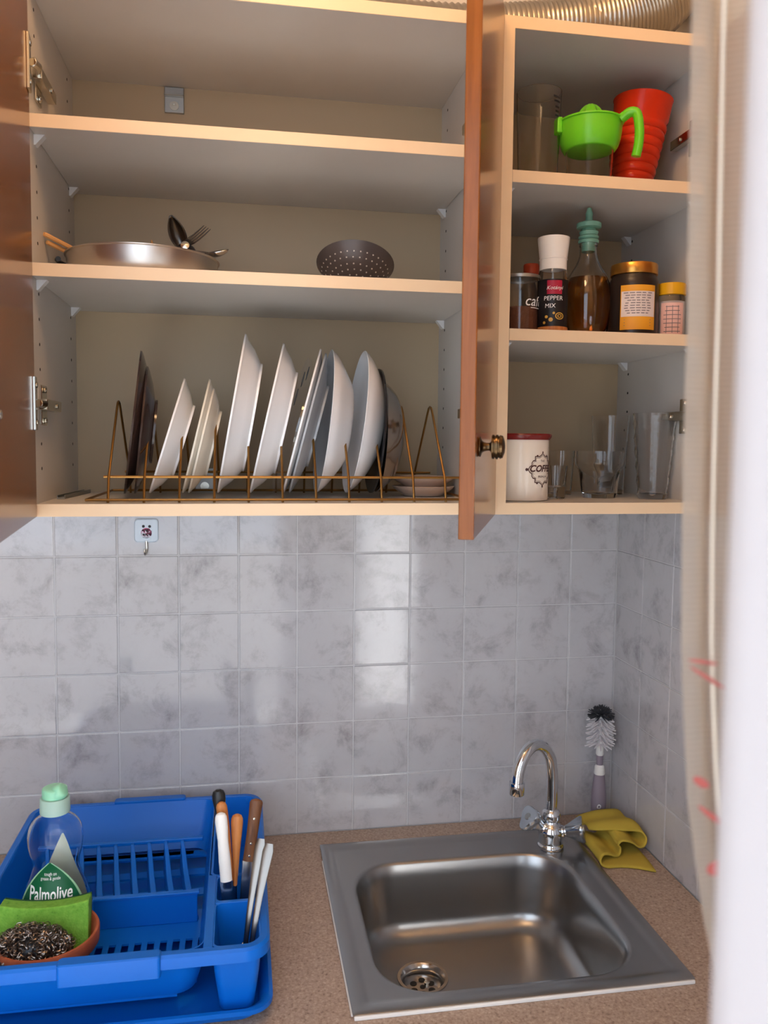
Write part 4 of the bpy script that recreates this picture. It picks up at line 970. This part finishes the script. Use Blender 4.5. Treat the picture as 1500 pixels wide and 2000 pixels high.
# ------------------------------------------------------------------ terracotta bowl, sponge, steel wool
px_, py_ = .0685, -.393
tp_ = tag(MB().lathe(smooth_prof([(.0005,.0),(.036,0),(.040,.002),(.046,.025),(.0535,.045),(.0555,.047)], 4)+[(.0600,.0475),(.0615,.050),(.0620,.064),(.0608,.0665),(.0580,.0665),(.0560,.064),(.0530,.048)]+smooth_prof([(.048,.040),(.041,.02),(.036,.007),(.0005,.006)], 4), 56, cap0=False, cap1=False).build('terracotta_bowl', 'terracotta', None), 'small terracotta bowl holding sponge and steel wool in the rack', 'bowl')
tp_.location = (px_, py_, ZFL+.0032)
spg = thing('dish_sponge', 'bright green sponge standing up behind the steel wool', 'sponge', (.064,-.383,.945), (math.radians(-9),0,math.radians(1)))
b = MB(); rings = []
for k in range(13):
    u = -1+2*k/12; x = u*.0525; top = .0705+.0055*u*u-.001*u; hh = .012
    rings.append([(x,-hh-.002*(1-u*u),-.003 if abs(u)<.7 else .006+.02*(abs(u)-.7)),(x,-hh-.002*(1-u*u),top),(x,hh-.002*(1-u*u),top+.0005),(x,hh-.002*(1-u*u),-.003 if abs(u)<.7 else .006+.02*(abs(u)-.7))])
b.loft(rings); b.build('foam', 'sponge', spg, local=True, bevel=.0018)
b = MB(); rings = []
for k in range(13):
    u = -1+2*k/12; x = u*.052; hh = .0122-.002*(1-u*u); lo_ = -.003 if abs(u)<.7 else .006+.02*(abs(u)-.7)
    rings.append([(x,hh,lo_),(x,hh,.0700+.0055*u*u-.001*u),(x,hh+.006,.0700+.0055*u*u-.001*u),(x,hh+.006,lo_)])
b.loft(rings); b.build('scouring_pad', 'scourer', spg, local=True, bevel=.001)
wo = thing('steel_wool', 'curly brown steel wool scourer in the terracotta bowl', 'scourer', (.060,-.422,.955))
b = MB(); wc = Vector((.058,-.4205,.984)); wr_ = Vector((.047,.0240,.030))
for k in range(640):
    t = random.uniform(0,2*PI); ph = math.asin(random.uniform(-.55,1)); rr = random.uniform(.82,1.0)
    c = wc+Vector((wr_.x*math.cos(t)*math.cos(ph)*rr, wr_.y*math.sin(t)*math.cos(ph)*rr, wr_.z*math.sin(ph)*rr))
    q = Matrix.Rotation(random.uniform(0,6), 4, Vector((random.gauss(0,1),random.gauss(0,1),random.gauss(0,1))).normalized()); R_ = random.uniform(.0028,.0052)
    pts = [c+q @ Vector((R_*math.cos(a_*.9), R_*math.sin(a_*.9), .0006*a_-.003)) for a_ in range(13)]
    b.tube(pts, .0005, 3, caps=False)
o = b.build('curls', 'wool', wo, angle=80); o['kind'] = 'stuff'
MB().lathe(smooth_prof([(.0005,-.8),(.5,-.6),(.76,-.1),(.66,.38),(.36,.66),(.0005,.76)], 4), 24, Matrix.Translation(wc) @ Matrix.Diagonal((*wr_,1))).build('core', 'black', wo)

# ------------------------------------------------------------------ things in the cutlery cup
def rounded_bar(path, ws, ts, n=14, side=(1,0,0)):
    """bar of elliptical section along path with half-widths ws and half-thicknesses ts"""
    P = [Vector(p) for p in path]; rings = []; s0 = Vector(side)
    for k in range(len(P)):
        t = (P[min(k+1,len(P)-1)]-P[max(k-1,0)]).normalized(); s_ = (s0-t*s0.dot(t)).normalized(); n_ = t.cross(s_)
        rings.append([P[k]+s_*ws[k]*math.cos(2*PI*q/n)+n_*ts[k]*math.sin(2*PI*q/n) for q in range(n)])
    return MB().loft(rings)
def lerp(a, c, u): return Vector(a)*(1-u)+Vector(c)*u
GK = 'cutlery standing in the blue cup'
def handled(name, cat, label, top, mid, bottom, hmat, w, tk, blade_w, bmat='steel_polish', side=(1,0,0), shape=None, blade_t=.0008, tip=.6):
    t = thing(name, label, cat, bottom, group=GK)
    us = [0,.02,.06,.12,.25,.4,.55,.7,.85,.95,1]; sh = shape or (lambda u: 1)
    f_ = lambda u: sh(u)*(.35 if u == 0 else .8 if u == .02 else 1)
    h = rounded_bar([lerp(top, mid, u) for u in us], [w*f_(u) for u in us], [tk*(.4 if u == 0 else .85 if u == .02 else 1) for u in us], side=side).build('handle', hmat, t)
    us = [0,.1,.5,.8,1]
    rounded_bar([lerp(mid, bottom, u) for u in us], [blade_w,blade_w,blade_w*1.05,blade_w*.9,blade_w*tip], [blade_t]*5, 10, side=side).build('blade', bmat, t)
    return t, h
handled('kitchen_knife', 'knife', 'knife with a rounded black plastic handle behind the white one', (.2735,-.327,1.129), (.2835,-.345,1.015), (.293,-.352,.925), 'black', .0088, .006, .008, shape=lambda u: 1 if u < .2 else .72)
handled('peeling_knife', 'knife', 'knife with a long white plastic handle in the cutlery cup', (.2772,-.352,1.108), (.2845,-.357,1.018), (.2885,-.358,.925), 'white_plastic', .0076, .0052, .0072, shape=lambda u: interp([(0,.95),(.15,1.08),(.4,.92),(.7,1.02),(1,1)], u))
handled('table_knife', 'knife', 'knife with slim tan wooden handle just behind the white handle', (.2775,-.340,1.117), (.2905,-.340,1.010), (.2960,-.340,.925), 'wood_handle', .0072, .005, .0050, shape=lambda u: interp([(0,1),(.3,1),(1,.45)], u))
handled('wooden_fork', 'fork', 'fork with a rounded orange wooden handle in the middle of the cup', (.2985,-.338,1.098), (.2955,-.338,1.002), (.2955,-.335,.925), 'wood_handle', .0075, .0055, .0026, shape=lambda u: interp([(0,1),(.15,1.08),(.5,.72),(1,.40)], u))
t_, h_ = handled('steak_knife', 'knife', 'knife with flat brown riveted wooden handle leaning on the rim', (.3245,-.326,1.112), (.3135,-.332,1.030), (.3075,-.345,.925), 'dark_wood', .0083, .0042, .0082, shape=lambda u: interp([(0,1.1),(.2,1),(.6,.9),(1,.95)], u))
for u in (.70, .90, .30):
    p = lerp((.3245,-.326,1.112), (.3135,-.332,1.030), u); MB().lathe([(.0016,0),(.0016,.0008),(.0005,.001)], 12, axis_m((p.x, p.y-.0040, p.z), (0,-1,.05))).build('rivet', 'nickel', h_)
spoon('table_spoon', 'steel spoon, left of the two leaning handles in the front cell', (.3295,-.372,1.079), (.301,-.432,.922), (-.3,-1,.2), 'cutlery', GK, bowl_w=.011, bowl_l=.045, hw=.0066)
spoon('table_spoon', 'steel spoon, right of the two leaning handles in the front cell', (.3395,-.385,1.078), (.306,-.446,.922), (-.3,-1,.2), 'cutlery', GK, bowl_w=.011, bowl_l=.045, hw=.0070)

# ------------------------------------------------------------------ curtain beside the doorway
cu = thing('curtain', 'sheer off-white curtain with red flower print beside the doorway', 'curtain', (.62,-1.10,.9))
NZ, NX = 60, 90; rows = []
def cedge(z): return interp([(.80,.60),(1.10,.575),(1.25,.545),(1.33,.515),(1.386,.501),(1.44,.492),(1.503,.4875),(1.56,.486),(1.65,.4845),(1.747,.481),(1.85,.478),(2.2,.470)], z)
for a_ in range(NZ+1):
    z = .80+(2.22-.80)*a_/NZ; x0 = cedge(z); x1 = .66
    row = []
    for q in range(NX+1):
        u = q/NX; amp = .016*min(1, u*6+.15)
        fold = amp*math.sin(2*PI*(3.5*u+.15*math.sin(3*z)))*(.8+.2*math.sin(4*z+5*u))
        row.append((x0+(x1-x0)*u+.004*math.sin(2*PI*3.5*u*2), -1.10+fold+.003*math.sin(9*z), z))
    rows.append(row)
cb_ = MB().loft(rows, closed=False, cap0=False, cap1=False).build('cloth', 'sheer', cu)
# stitched hem along the free edge
hm = []
for a_ in range(NZ+1):
    z = .80+(2.22-.80)*a_/NZ; hm.append((cedge(z)+.0115, -1.1055+.003*math.sin(9*z), z))
MB().tube(hm, .0008, 6).build('hem', 'hem', cu)
def petal(z, u0, dz, w, l):
    pts_ = []
    for k in range(14):
        t = 2*PI*k/14; uu = u0+l*math.cos(t); zz = z+dz*math.cos(t)+w*math.sin(t)
        x = cedge(zz)+uu; pts_.append((x, -1.1068+.003*math.sin(9*zz)-.006*min(1,uu/.03)*.4, zz))
    MB().add(pts_, [tuple(range(14))]).build('flower_petal', 'flower', cu)
petal(1.5015, .0065, -.0010, .0008, .0065); petal(1.4945, .0085, -.0052, .0010, .008)
petal(1.4505, .0035, -.0015, .0022, .0035); petal(1.4345, .0085, -.006, .0018, .007); petal(1.4135, .0075, .001, .0035, .006)
MB().tube([(.46,-1.10,2.225),(.90,-1.10,2.225)], .008, 12).build('rod', 'white_plastic', cu)

# ------------------------------------------------------------------ ceiling lamp
lp = thing('ceiling_lamp', 'round opal glass ceiling lamp giving warm light', 'lamp', (LAMP_POS[0], LAMP_POS[1], CEIL))
MB().lathe([(.06,CEIL-.0005),(.06,CEIL-.02),(.045,CEIL-.026),(.0005,CEIL-.026)], 32, T(LAMP_POS[0], LAMP_POS[1], 0)).build('base', 'white_plastic', lp)
MB().ball(LAMP_POS, .095, 32, 18).build('globe', 'opal', lp)
